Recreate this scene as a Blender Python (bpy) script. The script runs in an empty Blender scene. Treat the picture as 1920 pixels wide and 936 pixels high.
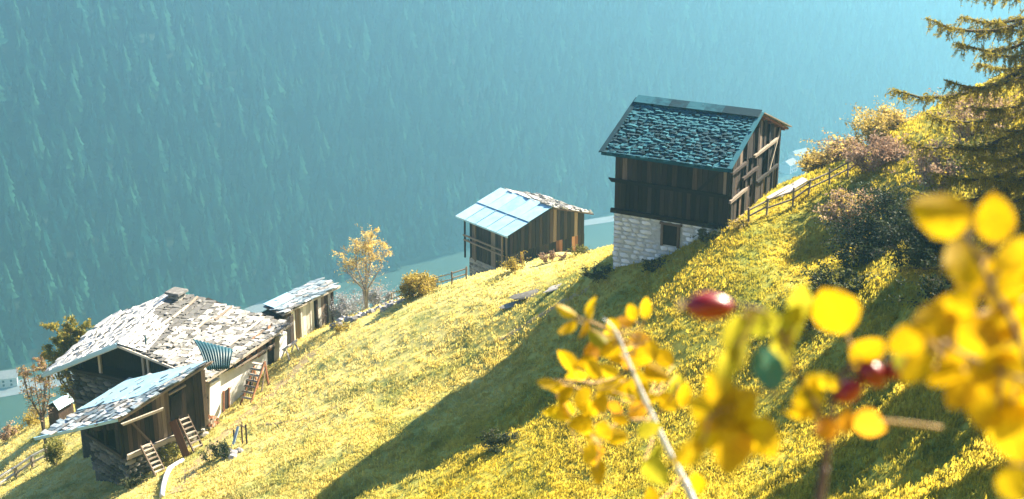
import bpy, math, random
import numpy as np
from mathutils import Vector, Matrix, noise as mnoise
R = math.radians
rng = np.random.default_rng(7)
random.seed(7)
scene = bpy.context.scene
C = scene.collection

# ------------------------------------------------------------------ camera, sky, sun, exposure
FPX = 2667.0                      # focal length in pixels of a 1920 px wide frame
PITCH = R(19.69)
cam_d = bpy.data.cameras.new('camera')
cam_d.sensor_width = 36.0
cam_d.lens = FPX / 1920.0 * 36.0
cam_d.clip_start = 0.05
cam_d.clip_end = 6000.0
cam_d.dof.use_dof = True
cam_d.dof.focus_distance = 84.0
cam_d.dof.aperture_fstop = 8.5
cam = bpy.data.objects.new('camera', cam_d)
C.objects.link(cam)
cam.location = (0, 0, 0)
cam.rotation_euler = (R(90) - PITCH, 0, 0)
scene.camera = cam

SUN_AZ, SUN_EL = R(42.5), R(36)     # azimuth counted from +X towards +Y
world = bpy.data.worlds.new('World')
scene.world = world
world.use_nodes = True
wn = world.node_tree.nodes
sky = wn.new('ShaderNodeTexSky')
sky.sky_type = 'NISHITA'
sky.sun_disc = False
sky.sun_elevation = SUN_EL
sky.sun_rotation = R(90) - SUN_AZ
sky.altitude = 1500
sky.ozone_density = 6.0
bg = wn['Background']
bg.inputs['Strength'].default_value = 0.05
world.node_tree.links.new(sky.outputs[0], bg.inputs['Color'])
sun_d = bpy.data.lights.new('sun', 'SUN')
sun_d.energy = 5.0
sun_d.angle = R(0.5)
sun_d.color = (1.0, 0.89, 0.69)
sun = bpy.data.objects.new('sun', sun_d)
C.objects.link(sun)
SUN = Vector((math.cos(SUN_EL) * math.cos(SUN_AZ), math.cos(SUN_EL) * math.sin(SUN_AZ), math.sin(SUN_EL)))
sun.rotation_euler = SUN.to_track_quat('Z', 'Y').to_euler()
sun.location = (60, 60, 60)
scene.view_settings.view_transform = 'Standard'
scene.view_settings.look = 'None'
scene.view_settings.exposure = 2.38
scene.view_settings.gamma = 1.0
scene.render.engine = 'CYCLES'
cy = scene.cycles
cy.use_denoising = True
cy.max_bounces = 6
cy.diffuse_bounces = 2
cy.transmission_bounces = 4
cy.volume_bounces = 1
cy.transparent_max_bounces = 8
cy.sample_clamp_indirect = 6.0

# ------------------------------------------------------------------ pixel -> world helpers (for measuring the place)
CP, SP = math.cos(PITCH), math.sin(PITCH)
def ray(px, py):
    u, v = (px - 960) / FPX, -(py - 468) / FPX
    return Vector((u, CP + SP * v, -SP + CP * v))
def P(px, py, Y):
    d = ray(px, py)
    return d * (Y / d.y)
def PZ(px, py, Z):
    d = ray(px, py)
    return d * (Z / d.z)
def PD(px, py, D):                # at a distance D along the view axis
    return ray(px, py) * D
def on_plane(px, py, p0, n):
    d = ray(px, py)
    return d * (p0.dot(n) / d.dot(n))

# ------------------------------------------------------------------ materials
def new_mat(name):
    m = bpy.data.materials.new(name)
    m.use_nodes = True
    nt = m.node_tree
    b = nt.nodes['Principled BSDF']
    return m, nt, b
def node(nt, t, **kw):
    n = nt.nodes.new(t)
    for k, v in kw.items():
        if k in n.inputs: n.inputs[k].default_value = v
        else: setattr(n, k, v)
    return n
def ramp(nt, fac, stops):
    r = nt.nodes.new('ShaderNodeValToRGB')
    e = r.color_ramp.elements
    while len(e) < len(stops): e.new(0.5)
    for el, (p, c) in zip(e, stops):
        el.position = p; el.color = (*c, 1)
    nt.links.new(fac, r.inputs[0])
    return r
def mat(name, cols, scale=4.0, rough=0.85, stretch=(1, 1, 1), bump=0.3, rand=0.5, trans=0.0, detail=6.0, coord='Object', spec=0.3, tcol=None, bdist=0.03):
    """colours picked by noise; each object shifts through the ramp by its own random number"""
    m, nt, b = new_mat(name)
    L = nt.links.new
    if coord == 'World':
        g = node(nt, 'ShaderNodeNewGeometry'); src = g.outputs['Position']
    else:
        tc = node(nt, 'ShaderNodeTexCoord'); src = tc.outputs['Object']
    mp = node(nt, 'ShaderNodeMapping'); mp.inputs['Scale'].default_value = stretch
    L(src, mp.inputs['Vector'])
    oi = node(nt, 'ShaderNodeObjectInfo')
    sh = node(nt, 'ShaderNodeVectorMath', operation='MULTIPLY_ADD')
    L(mp.outputs[0], sh.inputs[0]); sh.inputs[1].default_value = (1, 1, 1)
    cmb = node(nt, 'ShaderNodeVectorMath', operation='SCALE'); cmb.inputs[0].default_value = (17, 31, 23)
    L(oi.outputs['Random'], cmb.inputs['Scale']); L(cmb.outputs[0], sh.inputs[2])
    nz = node(nt, 'ShaderNodeTexNoise'); nz.inputs['Scale'].default_value = scale
    nz.inputs['Detail'].default_value = detail; nz.inputs['Roughness'].default_value = 0.65
    L(sh.outputs[0], nz.inputs['Vector'])
    a = node(nt, 'ShaderNodeMath', operation='MULTIPLY_ADD'); a.inputs[1].default_value = rand; a.inputs[2].default_value = -rand / 2
    L(oi.outputs['Random'], a.inputs[0])
    s = node(nt, 'ShaderNodeMath', operation='ADD'); s.use_clamp = True
    L(nz.outputs['Fac'], s.inputs[0]); L(a.outputs[0], s.inputs[1])
    k = len(cols)
    r = ramp(nt, s.outputs[0], [(0.25 + 0.5 * i / max(1, k - 1), c) for i, c in enumerate(cols)])
    L(r.outputs[0], b.inputs['Base Color'])
    b.inputs['Roughness'].default_value = rough
    b.inputs['Specular IOR Level'].default_value = spec
    if bump:
        bp = node(nt, 'ShaderNodeBump'); bp.inputs['Strength'].default_value = bump; bp.inputs['Distance'].default_value = bdist
        L(nz.outputs['Fac'], bp.inputs['Height']); L(bp.outputs[0], b.inputs['Normal'])
    if trans:
        t = node(nt, 'ShaderNodeBsdfTranslucent')
        if tcol: t.inputs['Color'].default_value = (*tcol, 1)
        else: L(r.outputs[0], t.inputs['Color'])
        mx = node(nt, 'ShaderNodeMixShader'); mx.inputs[0].default_value = trans
        L(b.outputs[0], mx.inputs[1]); L(t.outputs[0], mx.inputs[2])
        L(mx.outputs[0], nt.nodes['Material Output'].inputs['Surface'])
    return m

M = {}
M['wood_dark'] = mat('dark_weathered_wood', [(.005, .004, .004), (.015, .011, .01), (.045, .031, .025)], 3, .9, (6, 6, .5), .5, .5)
M['wood_brown'] = mat('brown_weathered_wood', [(.018, .012, .01), (.075, .045, .031), (.22, .165, .125)], 3, .9, (6, 6, .5), .5, .7)
M['wood_pale'] = mat('sunbleached_wood', [(.16, .12, .09), (.32, .265, .21), (.5, .44, .37)], 3, .9, (6, 6, .5), .4, .5)
M['wood_white'] = mat('bleached_and_sunlit_boards', [(.42, .38, .33), (.62, .59, .54), (.74, .71, .66)], 3, .9, (6, 6, .5), .4, .6)
M['wood_red'] = mat('reddish_wood', [(.12, .05, .025), (.26, .11, .055), (.4, .2, .11)], 4, .9, (5, 5, .6), .4, .6)
M['slate_shaded'] = mat('shaded_teal_slate', [(.002, .028, .045), (.005, .055, .084), (.02, .115, .155)], 3, .8, (1, 1, 1), .6, .9, spec=.12)  # teal of shade and reflected sky put into the slate colour
M['slate_pale'] = mat('pale_stone_slab', [(.12, .115, .11), (.31, .3, .285), (.5, .485, .46)], 3, .8, (1, 1, 1), .6, .7)
M['slate_mid'] = mat('weathered_stone_slab', [(.09, .085, .08), (.2, .19, .175), (.36, .34, .31)], 3, .85, (1, 1, 1), .6, .9)
M['slate_blue'] = mat('blue_grey_slate', [(.1, .14, .17), (.24, .3, .34), (.48, .52, .54)], 3, .6, (1, 1, 1), .5, .8, spec=.5)
M['metal_blue'] = mat('sky_tinted_sheet_metal', [(.22, .4, .52), (.3, .5, .62), (.38, .57, .68)], 1.5, .4, (1, 1, 1), .05, .3, spec=.5)  # blue of reflected sky put into the metal colour
M['metal_teal'] = mat('teal_sheet_metal', [(.007, .036, .052), (.015, .066, .086), (.03, .1, .12)], 3, .5, (1, 1, 1), .2, .2)
M['plaster'] = mat('limewashed_plaster', [(.5, .47, .42), (.72, .7, .66), (.82, .8, .77)], 1.5, .95, (1, 1, 1), .4, .2)
M['stone_grey'] = mat('grey_rubble_stone', [(.1, .095, .085), (.2, .19, .17), (.34, .32, .29)], 5, .95, (1, 1, 1), .6, .7)
M['stone_shaded'] = mat('shaded_rubble_stone', [(.03, .03, .028), (.075, .073, .066), (.15, .145, .13)], 5, .95, (1, 1, 1), .6, .7)  # darker copy of the grey stone: shade of the front walls put into colour
M['stone_white'] = mat('limewashed_stone', [(.52, .53, .52), (.68, .69, .67), (.8, .8, .78)], 5, .95, (1, 1, 1), .6, .7)
M['mortar'] = mat('old_mortar', [(.12, .11, .1), (.26, .25, .23), (.36, .35, .33)], 6, 1, (1, 1, 1), .5, .1)
M['mortar_pale'] = mat('limewashed_mortar', [(.26, .27, .26), (.42, .43, .42), (.55, .56, .54)], 6, 1, (1, 1, 1), .5, .1)
M['rock'] = mat('pale_rock', [(.2, .19, .18), (.36, .34, .33), (.52, .5, .48)], 4, .95, (1, 1, 1), .7, .5)
M['dark_inside'] = mat('dark_boards_and_shade', [(.008, .007, .007), (.02, .016, .014), (.035, .028, .024)], 4, 1, (6, 6, .6), .3, .3)  # near black: dark doors, and interior shade put into the colour
M['bark'] = mat('bark', [(.035, .027, .022), (.09, .07, .055), (.17, .14, .12)], 12, .95, (1, 1, .3), .8, .2)
M['bark_grey'] = mat('grey_bark', [(.14, .12, .11), (.3, .27, .25), (.44, .41, .38)], 12, .95, (1, 1, .3), .6, .2)
M['leaf_orange'] = mat('orange_autumn_leaves', [(.28, .15, .03), (.5, .3, .06), (.6, .42, .13)], .8, .7, bump=0, rand=.3, trans=.45, coord='World')
M['leaf_straw'] = mat('pale_yellow_autumn_leaves', [(.4, .28, .07), (.6, .46, .14), (.7, .57, .25)], .8, .7, bump=0, rand=.3, trans=.5, coord='World')
M['leaf_yellow'] = mat('yellow_autumn_leaves', [(.2, .15, .02), (.42, .31, .04), (.55, .42, .1)], .9, .7, bump=0, rand=.3, trans=.45, coord='World')
M['leaf_olive'] = mat('olive_leaves', [(.05, .06, .012), (.16, .16, .025), (.34, .3, .05)], .9, .7, bump=0, rand=.3, trans=.35, coord='World')
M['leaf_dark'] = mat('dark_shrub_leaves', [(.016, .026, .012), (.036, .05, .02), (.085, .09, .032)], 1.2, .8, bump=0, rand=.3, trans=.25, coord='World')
M['leaf_pink'] = mat('russet_dry_stems', [(.2, .11, .07), (.38, .24, .15), (.52, .38, .26)], 1.2, .8, bump=0, rand=.3, trans=.3, coord='World')
M['leaf_grey'] = mat('bare_grey_twigs', [(.22, .22, .23), (.38, .38, .39), (.5, .5, .5)], 1.5, .8, bump=0, rand=.3, trans=.2, coord='World')
M['larch'] = mat('golden_larch_needles', [(.13, .115, .014), (.3, .24, .028), (.48, .38, .06)], .7, .7, bump=0, rand=.1, trans=.6, coord='World')
M['rose_leaf'] = mat('yellow_rose_leaf', [(.44, .26, .004), (.58, .37, .006), (.66, .45, .012)], 5, .5, bump=.05, rand=.5, trans=.62, bdist=.001)
M['rose_leaf_green'] = mat('green_rose_leaf', [(.2, .22, .015), (.38, .34, .02), (.5, .42, .03)], 5, .5, bump=.05, rand=.5, trans=.62, bdist=.001)
M['rose_leaf_shaded'] = mat('shaded_green_rose_leaf', [(.02, .12, .1), (.04, .17, .13), (.06, .2, .14)], 5, .5, bump=.05, rand=.2, trans=.3, bdist=.001)  # green leaf underside with its shade put into the colour
M['rose_leaf_orange'] = mat('orange_rose_leaf', [(.5, .2, .01), (.6, .28, .015), (.66, .34, .02)], 5, .5, bump=.05, rand=.5, trans=.62, bdist=.001)
M['hip'] = mat('red_rose_hip', [(.16, .003, .004), (.24, .005, .005), (.32, .012, .008)], 6, .33, bump=0, rand=.2, spec=.6)
M['hip_tip'] = mat('dry_sepals', [(.1, .06, .03), (.25, .17, .1), (.4, .3, .2)], 100, .9, bump=.2, rand=.2)
M['cane_pale'] = mat('pale_cane_bark', [(.42, .42, .44), (.6, .6, .62), (.7, .7, .7)], 60, .6, (1, 1, .2), .3, .2, bdist=.001)
M['cane_dark'] = mat('dark_cane_bark', [(.05, .03, .03), (.11, .07, .06), (.16, .11, .09)], 60, .7, (1, 1, .2), .3, .2, bdist=.001)
M['twig_orange'] = mat('orange_twig', [(.25, .14, .05), (.4, .25, .1), (.5, .33, .15)], 60, .7, bump=.2, rand=.2, bdist=.001)
M['dirt'] = mat('bare_earth_path', [(.26, .19, .09), (.4, .3, .14), (.5, .4, .23)], 1.2, 1, bump=.6, rand=.1, coord='World')
M['conifer'] = mat('dark_conifer_foliage', [(.002, .017, .014), (.008, .04, .03), (.022, .07, .042)], .3, 1.0, bump=0, rand=.9, spec=.0)
M['forest_floor'] = mat('forest_floor', [(.008, .022, .015), (.012, .03, .018), (.018, .038, .02)], .05, 1, bump=0, rand=0, coord='World')
M['valley_grass'] = mat('valley_meadow', [(.008, .03, .024), (.015, .045, .032), (.028, .06, .038)], .012, 1, bump=0, rand=0, coord='World')
M['asphalt'] = mat('pale_asphalt', [(.13, .15, .17), (.16, .18, .2), (.2, .22, .23)], .1, .8, bump=0, rand=0, coord='World')
M['blue_paint'] = mat('blue_painted_board', [(.2, .29, .42), (.28, .38, .5), (.36, .46, .56)], 5, .6, bump=.1, rand=.1)
M['far_wall'] = mat('white_render', [(.42, .42, .42), (.5, .5, .49), (.55, .55, .54)], .5, .9, bump=0, rand=.1)
M['far_roof'] = mat('grey_roof', [(.2, .2, .21), (.26, .26, .27), (.32, .31, .31)], .5, .9, bump=0, rand=.3)
M['wire'] = mat('fence_wood', [(.1, .08, .06), (.2, .16, .12), (.3, .25, .2)], 6, .95, (4, 4, 1), .4, .5)

def vein(m):
    nt = m.node_tree; b = nt.nodes['Principled BSDF']; L = nt.links.new
    src = b.inputs['Base Color'].links[0].from_socket
    tc = node(nt, 'ShaderNodeTexCoord'); sx = node(nt, 'ShaderNodeSeparateXYZ'); L(tc.outputs['Object'], sx.inputs[0])
    def mth(op, a, b_=None):
        n = node(nt, 'ShaderNodeMath', operation=op)
        for i, q in enumerate((a, b_)):
            if q is None: continue
            if isinstance(q, (int, float)): n.inputs[i].default_value = q
            else: L(q, n.inputs[i])
        return n.outputs[0]
    ax = mth('ABSOLUTE', sx.outputs['X'])
    mid = mth('LESS_THAN', ax, .018)
    side = mth('GREATER_THAN', mth('SINE', mth('MULTIPLY', mth('SUBTRACT', sx.outputs['Y'], mth('MULTIPLY', ax, .75)), 46.0)), .86)
    v = mth('MINIMUM', mth('ADD', mid, mth('MULTIPLY', side, .6)), 1.0)
    sp = node(nt, 'ShaderNodeTexNoise'); sp.inputs['Scale'].default_value = 7; sp.inputs['Detail'].default_value = 3
    oi = node(nt, 'ShaderNodeObjectInfo'); ad = node(nt, 'ShaderNodeVectorMath', operation='ADD'); L(tc.outputs['Object'], ad.inputs[0]); L(oi.outputs['Location'], ad.inputs[1]); L(ad.outputs[0], sp.inputs['Vector'])
    spot = ramp(nt, sp.outputs['Fac'], [(.62, (0, 0, 0)), (.7, (1, 1, 1))])
    m1 = node(nt, 'ShaderNodeMix', data_type='RGBA'); L(mth('MULTIPLY', v, .45), m1.inputs[0]); L(src, m1.inputs[6]); m1.inputs[7].default_value = (.2, .12, .01, 1)
    m2 = node(nt, 'ShaderNodeMix', data_type='RGBA'); L(mth('MULTIPLY', spot.outputs[0], .75), m2.inputs[0]); L(m1.outputs[2], m2.inputs[6]); m2.inputs[7].default_value = (.16, .06, .01, 1)
    for n in list(nt.nodes):
        for nm in ('Base Color', 'Color'):
            if n.type in ('BSDF_PRINCIPLED', 'BSDF_TRANSLUCENT') and nm in n.inputs: L(m2.outputs[2], n.inputs[nm])
for k_ in ('rose_leaf', 'rose_leaf_green', 'rose_leaf_shaded', 'rose_leaf_orange'): vein(M[k_])

def grass_material(name, trans, gmul, gadd):
    m, nt, b = new_mat(name)
    L = nt.links.new
    g = node(nt, 'ShaderNodeNewGeometry')
    def nz(scale, detail=4, rough=.6):
        n = node(nt, 'ShaderNodeTexNoise'); n.inputs['Scale'].default_value = scale
        n.inputs['Detail'].default_value = detail; n.inputs['Roughness'].default_value = rough
        L(g.outputs['Position'], n.inputs['Vector']); return n.outputs['Fac']
    fine = ramp(nt, nz(2.2, 8, .75), [(.3, (.24, .19, .016)), (.45, (.46, .35, .03)), (.58, (.6, .465, .055)), (.74, (.7, .58, .14))])
    straw = ramp(nt, nz(1.6, 8, .7), [(.3, (.5, .39, .09)), (.5, (.7, .57, .2)), (.75, (.78, .69, .34))])
    # the far, older-cut part of the meadow is bleached straw, the near part deeper gold
    sx = node(nt, 'ShaderNodeSeparateXYZ'); L(g.outputs['Position'], sx.inputs[0])
    a = node(nt, 'ShaderNodeMath', operation='MULTIPLY_ADD'); a.inputs[1].default_value = -.04; a.inputs[2].default_value = 0
    L(sx.outputs['X'], a.inputs[0])
    c = node(nt, 'ShaderNodeMath', operation='MULTIPLY_ADD'); c.inputs[1].default_value = .045; L(sx.outputs['Y'], c.inputs[0]); L(a.outputs[0], c.inputs[2])
    d = node(nt, 'ShaderNodeMath', operation='MULTIPLY_ADD'); d.inputs[1].default_value = 1.6; L(nz(.09, 3), d.inputs[0]); L(c.outputs[0], d.inputs[2])
    mr = node(nt, 'ShaderNodeMapRange'); mr.inputs['From Min'].default_value = 3.7; mr.inputs['From Max'].default_value = 4.9
    L(d.outputs[0], mr.inputs['Value'])
    mx = node(nt, 'ShaderNodeMix', data_type='RGBA'); L(mr.outputs[0], mx.inputs[0]); L(fine.outputs[0], mx.inputs[6]); L(straw.outputs[0], mx.inputs[7])
    gr = ramp(nt, nz(.28, 5, .6), [(.5, (0, 0, 0)), (.66, (1, 1, 1))])
    green = node(nt, 'ShaderNodeMix', data_type='RGBA'); 
    sc = node(nt, 'ShaderNodeMath', operation='MULTIPLY_ADD'); sc.inputs[1].default_value = gmul; sc.inputs[2].default_value = gadd; L(gr.outputs[0], sc.inputs[0])
    L(sc.outputs[0], green.inputs[0]); L(mx.outputs[2], green.inputs[6]); green.inputs[7].default_value = (.08, .15, .03, 1)
    L(green.outputs[2], b.inputs['Base Color'])
    b.inputs['Roughness'].default_value = .9; b.inputs['Specular IOR Level'].default_value = .15
    bp = node(nt, 'ShaderNodeBump'); bp.inputs['Strength'].default_value = .8; bp.inputs['Distance'].default_value = .08
    L(nz(7, 6, .7), bp.inputs['Height']); 
    if trans:
        t = node(nt, 'ShaderNodeBsdfTranslucent'); L(green.outputs[2], t.inputs['Color'])
        ms = node(nt, 'ShaderNodeMixShader'); ms.inputs[0].default_value = trans
        L(b.outputs[0], ms.inputs[1]); L(t.outputs[0], ms.inputs[2]); L(ms.outputs[0], nt.nodes['Material Output'].inputs['Surface'])
    else:
        L(bp.outputs[0], b.inputs['Normal'])
    return m
M['ground'] = grass_material('dry_meadow_turf', 0, .4, .32)
M['grass'] = grass_material('dry_grass_blades', .6, .45, .06)

# ------------------------------------------------------------------ object helpers
def tags(o, label=None, cat=None, group=None, kind=None):
    if label: o['label'] = label
    if cat: o['category'] = cat
    if group: o['group'] = group
    if kind: o['kind'] = kind
    return o
def mesh_of(name, verts, faces, m=None, smooth=False):
    me = bpy.data.meshes.new(name)
    me.from_pydata([tuple(v) for v in verts], [], [tuple(f) for f in faces])
    if m: me.materials.append(M[m] if isinstance(m, str) else m)
    if smooth:
        me.polygons.foreach_set('use_smooth', [True] * len(me.polygons))
    me.update()
    return me
def link(name, me, parent=None, mw=None):
    o = bpy.data.objects.new(name, me)
    C.objects.link(o)
    if mw is not None: o.matrix_world = mw
    if parent is not None:
        o.parent = parent
        mat_w = mw if mw is not None else Matrix.Identity(4)
        chain = Matrix.Identity(4); p = parent
        chain = WORLD.get(parent.name, Matrix.Identity(4))
        o.matrix_parent_inverse = chain.inverted()
        if mw is not None: o.matrix_basis = mw
    WORLD[o.name] = mw if mw is not None else Matrix.Identity(4)
    return o
WORLD = {}
def thing(name, label, cat, loc, group=None):
    o = bpy.data.objects.new(name, None)
    C.objects.link(o)
    o.empty_display_size = .3
    o.location = loc
    WORLD[o.name] = Matrix.Translation(loc)
    return tags(o, label, cat, group)
def obj(name, verts, faces, m, parent=None, smooth=False):
    return link(name, mesh_of(name, verts, faces, m, smooth), parent)

class MB:
    """collects shapes in world space for one part"""
    def __init__(s): s.v = []; s.f = []
    def add(s, v, f):
        n = len(s.v); s.v += [tuple(x) for x in v]; s.f += [tuple(i + n for i in q) for q in f]; return s
    def prism(s, bottom, top):            # two rings of equal length
        n = len(bottom)
        f = [tuple(range(n - 1, -1, -1)), tuple(range(n, 2 * n))]
        f += [(i, (i + 1) % n, n + (i + 1) % n, n + i) for i in range(n)]
        return s.add(list(bottom) + list(top), f)
    def bar(s, a, b, w, t=None, up=Vector((0, 0, 1))):
        a, b = Vector(a), Vector(b); t = t or w
        d = (b - a).normalized()
        x = d.cross(up)
        if x.length < 1e-4: x = d.cross(Vector((1, 0, 0)))
        x.normalize(); y = x.cross(d).normalized()
        ring = lambda c: [c + x * (sx * w / 2) + y * (sy * t / 2) for sx, sy in ((-1, -1), (1, -1), (1, 1), (-1, 1))]
        return s.prism(ring(a), ring(b))
    def tube(s, pts, radii, k=6):
        pts = [Vector(p) for p in pts]; rings = []
        for i, p in enumerate(pts):
            d = (pts[min(i + 1, len(pts) - 1)] - pts[max(i - 1, 0)]).normalized()
            x = d.cross(Vector((.3, .2, 1)));
            if x.length < 1e-3: x = d.cross(Vector((1, 0, 0)))
            x.normalize(); y = d.cross(x)
            rings.append([p + (x * math.cos(a) + y * math.sin(a)) * radii[i] for a in [2 * math.pi * j / k for j in range(k)]])
        n = len(s.v)
        for r in rings: s.v += [tuple(q) for q in r]
        for i in range(len(rings) - 1):
            for j in range(k):
                s.f.append((n + i * k + j, n + i * k + (j + 1) % k, n + (i + 1) * k + (j + 1) % k, n + (i + 1) * k + j))
        s.f.append(tuple(n + j for j in range(k - 1, -1, -1)))
        s.f.append(tuple(n + (len(rings) - 1) * k + j for j in range(k)))
        return s
    def patch(s, a, b, c, d, t):          # quad a b c d with thickness t below
        a, b, c, d = map(Vector, (a, b, c, d))
        nn = (c - a).cross(d - b).normalized()
        if nn.z < 0: nn = -nn
        return s.prism([p - nn * t for p in (a, b, c, d)], [a, b, c, d])
    def build(s, name, m, parent=None, smooth=False):
        return obj(name, s.v, s.f, m, parent, smooth)

def blob_mesh(name, m, seed, sub=2, rough=.25, flat=1.0):
    import bmesh
    bm = bmesh.new(); bmesh.ops.create_icosphere(bm, subdivisions=sub, radius=1)
    for v in bm.verts:
        n = mnoise.noise(v.co * 1.3 + Vector((seed, 0, 0))) * rough + mnoise.noise(v.co * 3 + Vector((0, seed, 0))) * rough * .5
        v.co *= 1 + n; v.co.z *= flat
    me = bpy.data.meshes.new(name); bm.to_mesh(me); bm.free(); me.materials.append(M[m]); return me
def box_mesh(name, m, seed, jit=.06, bev=.12):
    """unit block (-.5 .. .5) with worn, uneven corners"""
    rnd = random.Random(seed); v = []
    for z in (-.5, .5):
        for x, y in ((-.5, -.5), (.5, -.5), (.5, .5), (-.5, .5)):
            v.append((x + rnd.uniform(-jit, jit), y + rnd.uniform(-jit, jit), z + rnd.uniform(-jit, jit)))
    f = [(3, 2, 1, 0), (4, 5, 6, 7), (0, 1, 5, 4), (1, 2, 6, 5), (2, 3, 7, 6), (3, 0, 4, 7)]
    return mesh_of(name, v, f, m)
def frame(o, x, y, z, sx=1, sy=1, sz=1):
    m = Matrix.Identity(4)
    for i in range(3):
        m[i][0] = x[i] * sx; m[i][1] = y[i] * sy; m[i][2] = z[i] * sz; m[i][3] = o[i]
    return m
UP = Vector((0, 0, 1))

# ------------------------------------------------------------------ the hillside: control points measured from the photograph
ctrl = []
for px, py, Y in [(0, 828, 112), (60, 800, 112), (120, 772, 109), (0, 905, 99), (60, 868, 99), (225, 912, 79.5), (110, 930, 81.5), (395, 802, 84.8), (470, 738, 89), (552, 655, 94),
                  (612, 612, 99), (700, 578, 98), (790, 552, 94), (876, 527, 91), (950, 511, 89.5), (1020, 502, 89), (1095, 482, 88), (1150, 466, 86.5), (876, 534, 121), (950, 524, 117), (1093, 486, 124), (1000, 512, 104), (1150, 484, 104), (876, 540, 104), (1155, 497, 78), (1250, 478, 76.5),
                  (1355, 434, 74), (1445, 356, 82), (1500, 332, 86), (1600, 302, 84), (1685, 240, 81),
                  (300, 936, 73.5), (560, 936, 66), (960, 936, 56), (1300, 936, 47.5), (1600, 936, 40), (1920, 936, 33),
                  (1920, 600, 46), (1920, 300, 60), (1700, 450, 65), (1560, 470, 70), (1400, 520, 68), (1700, 700, 50), (650, 700, 83), (1000, 640, 76)]:
    ctrl.append(tuple(P(px, py, Y)))
for px, py, Y in [(-40, 830, 114), (60, 796, 115), (300, 650, 100), (612, 612, 99), (700, 578, 98), (1445, 356, 86), (1600, 302, 87), (1690, 232, 84)]:
    x, y, z = P(px, py, Y)
    ctrl += [(x, y + 14, z - 8), (x, y + 40, z - 32), (x, y + 160, z - 135)]
for px, py, Y in [(830, 552, 122), (950, 524, 118), (1093, 484, 125), (1200, 460, 125)]:
    x, y, z = P(px, py, Y); ctrl += [(x, y + 30, z - 24), (x, y + 120, z - 112)]
ctrl += [(0, 0, -1.75), (-10, 0, -7), (10, 0, 3), (0, 20, -14), (0, 38, -25.5), (-22, 20, -24), (-25, 48, -40), (12, 18, -10), (-4, -10, 1.5), (30, 0, 8), (30, 40, -13), (45, 60, -5),
         (60, 80, -4), (-70, 60, -57), (-70, 90, -58), (-70, 10, -42), (-150, 90, -95), (-150, 0, -80), (100, 60, 5), (100, 100, -12), (100, 250, -130), (-150, 250, -210)]
ctrl = np.array(ctrl)
def tps_k(r2): return np.where(r2 > 1e-9, .5 * r2 * np.log(np.maximum(r2, 1e-9)), 0)
_n = len(ctrl)
_S = 50.0
_xy = ctrl[:, :2] / _S
_K = tps_k(((_xy[:, None] - _xy[None]) ** 2).sum(-1)) + np.eye(_n) * 2e-4
_A = np.zeros((_n + 3, _n + 3)); _A[:_n, :_n] = _K; _A[:_n, _n] = 1; _A[:_n, _n + 1:] = _xy; _A[_n, :_n] = 1; _A[_n + 1:, :_n] = _xy.T
_w = np.linalg.solve(_A, np.concatenate([ctrl[:, 2], [0, 0, 0]]))
def Hs(x, y):
    x = np.asarray(x, float); y = np.asarray(y, float); shp = x.shape
    q = np.stack([x.ravel(), y.ravel()], 1) / _S
    out = np.empty(len(q))
    for i in range(0, len(q), 20000):
        b = q[i:i + 20000]
        out[i:i + 20000] = tps_k(((b[:, None] - _xy[None]) ** 2).sum(-1)) @ _w[:_n] + _w[_n] + b @ _w[_n + 1:]
    out = out.reshape(shp)
    far = np.clip((y - 230) / 60, 0, 1)          # beyond the measured part the flank runs on evenly down to the valley floor
    lin = -135 + .12 * x - .85 * (y - 200)
    return out * (1 - far) + lin * far
def fbm(x, y, seed, f0, octs=4, fx=1.0, fy=1.0):
    """cheap smooth value noise"""
    out = 0; amp = 1.0; tot = 0
    r = np.random.default_rng(seed)
    for o in range(octs):
        T = r.random((256, 256)); f = f0 * 2 ** o
        u = x * f * fx + 31.7 * o; v = y * f * fy + 11.3 * o
        iu = np.floor(u).astype(int); iv = np.floor(v).astype(int); fu = u - iu; fv = v - iv
        fu = fu * fu * (3 - 2 * fu); fv = fv * fv * (3 - 2 * fv)
        g = lambda a, b: T[a % 256, b % 256]
        out = out + amp * ((g(iu, iv) * (1 - fu) + g(iu + 1, iv) * fu) * (1 - fv) + (g(iu, iv + 1) * (1 - fu) + g(iu + 1, iv + 1) * fu) * fv - .5)
        tot += amp; amp *= .55
    return out / tot
def relief(x, y):
    """cattle terracettes along the contour and tussocky lumps"""
    z = Hs(x, y)
    wob = fbm(x, y, 3, .12, 3) * 3.0
    ter = np.sin((z + wob) * 5.2) * .5 + np.sin((z * 1.7 + wob * 1.3) * 5.2) * .3
    k = np.clip((y - 25) / 20, 0, 1) * np.clip((124 - y) / 12, 0, 1)
    near = np.clip((92 - y - .35 * np.minimum(-x, 40)) / 40, .25, 1)
    m = .5 + fbm(x, y, 9, .07, 2)
    d2 = np.full(np.shape(x), 1e9)
    for qx, qy in QUIET: d2 = np.minimum(d2, (x - qx) ** 2 + (y - qy) ** 2)
    k = k * np.clip((np.sqrt(d2) - 1.5) / 6, .12, 1)
    return z + k * (near * m * ter * .2 + fbm(x, y, 5, .45, 4) * .38 + fbm(x, y, 6, .1, 2) * .45)
QUIET = [(P(px, py, Y).x, P(px, py, Y).y) for px, py, Y in [(395, 802, 84.8), (430, 770, 86.5), (470, 738, 89), (510, 700, 91.5), (552, 655, 94), (225, 912, 79.5), (1355, 434, 75), (1155, 497, 78), (1250, 478, 76.5), (1400, 400, 78.5), (1445, 356, 82), (580, 640, 97), (612, 612, 99), (950, 511, 89.5), (1020, 500, 89), (1095, 482, 88), (876, 525, 91)]]
def H(x, y): return float(relief(np.array([x]), np.array([y]))[0])
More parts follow.
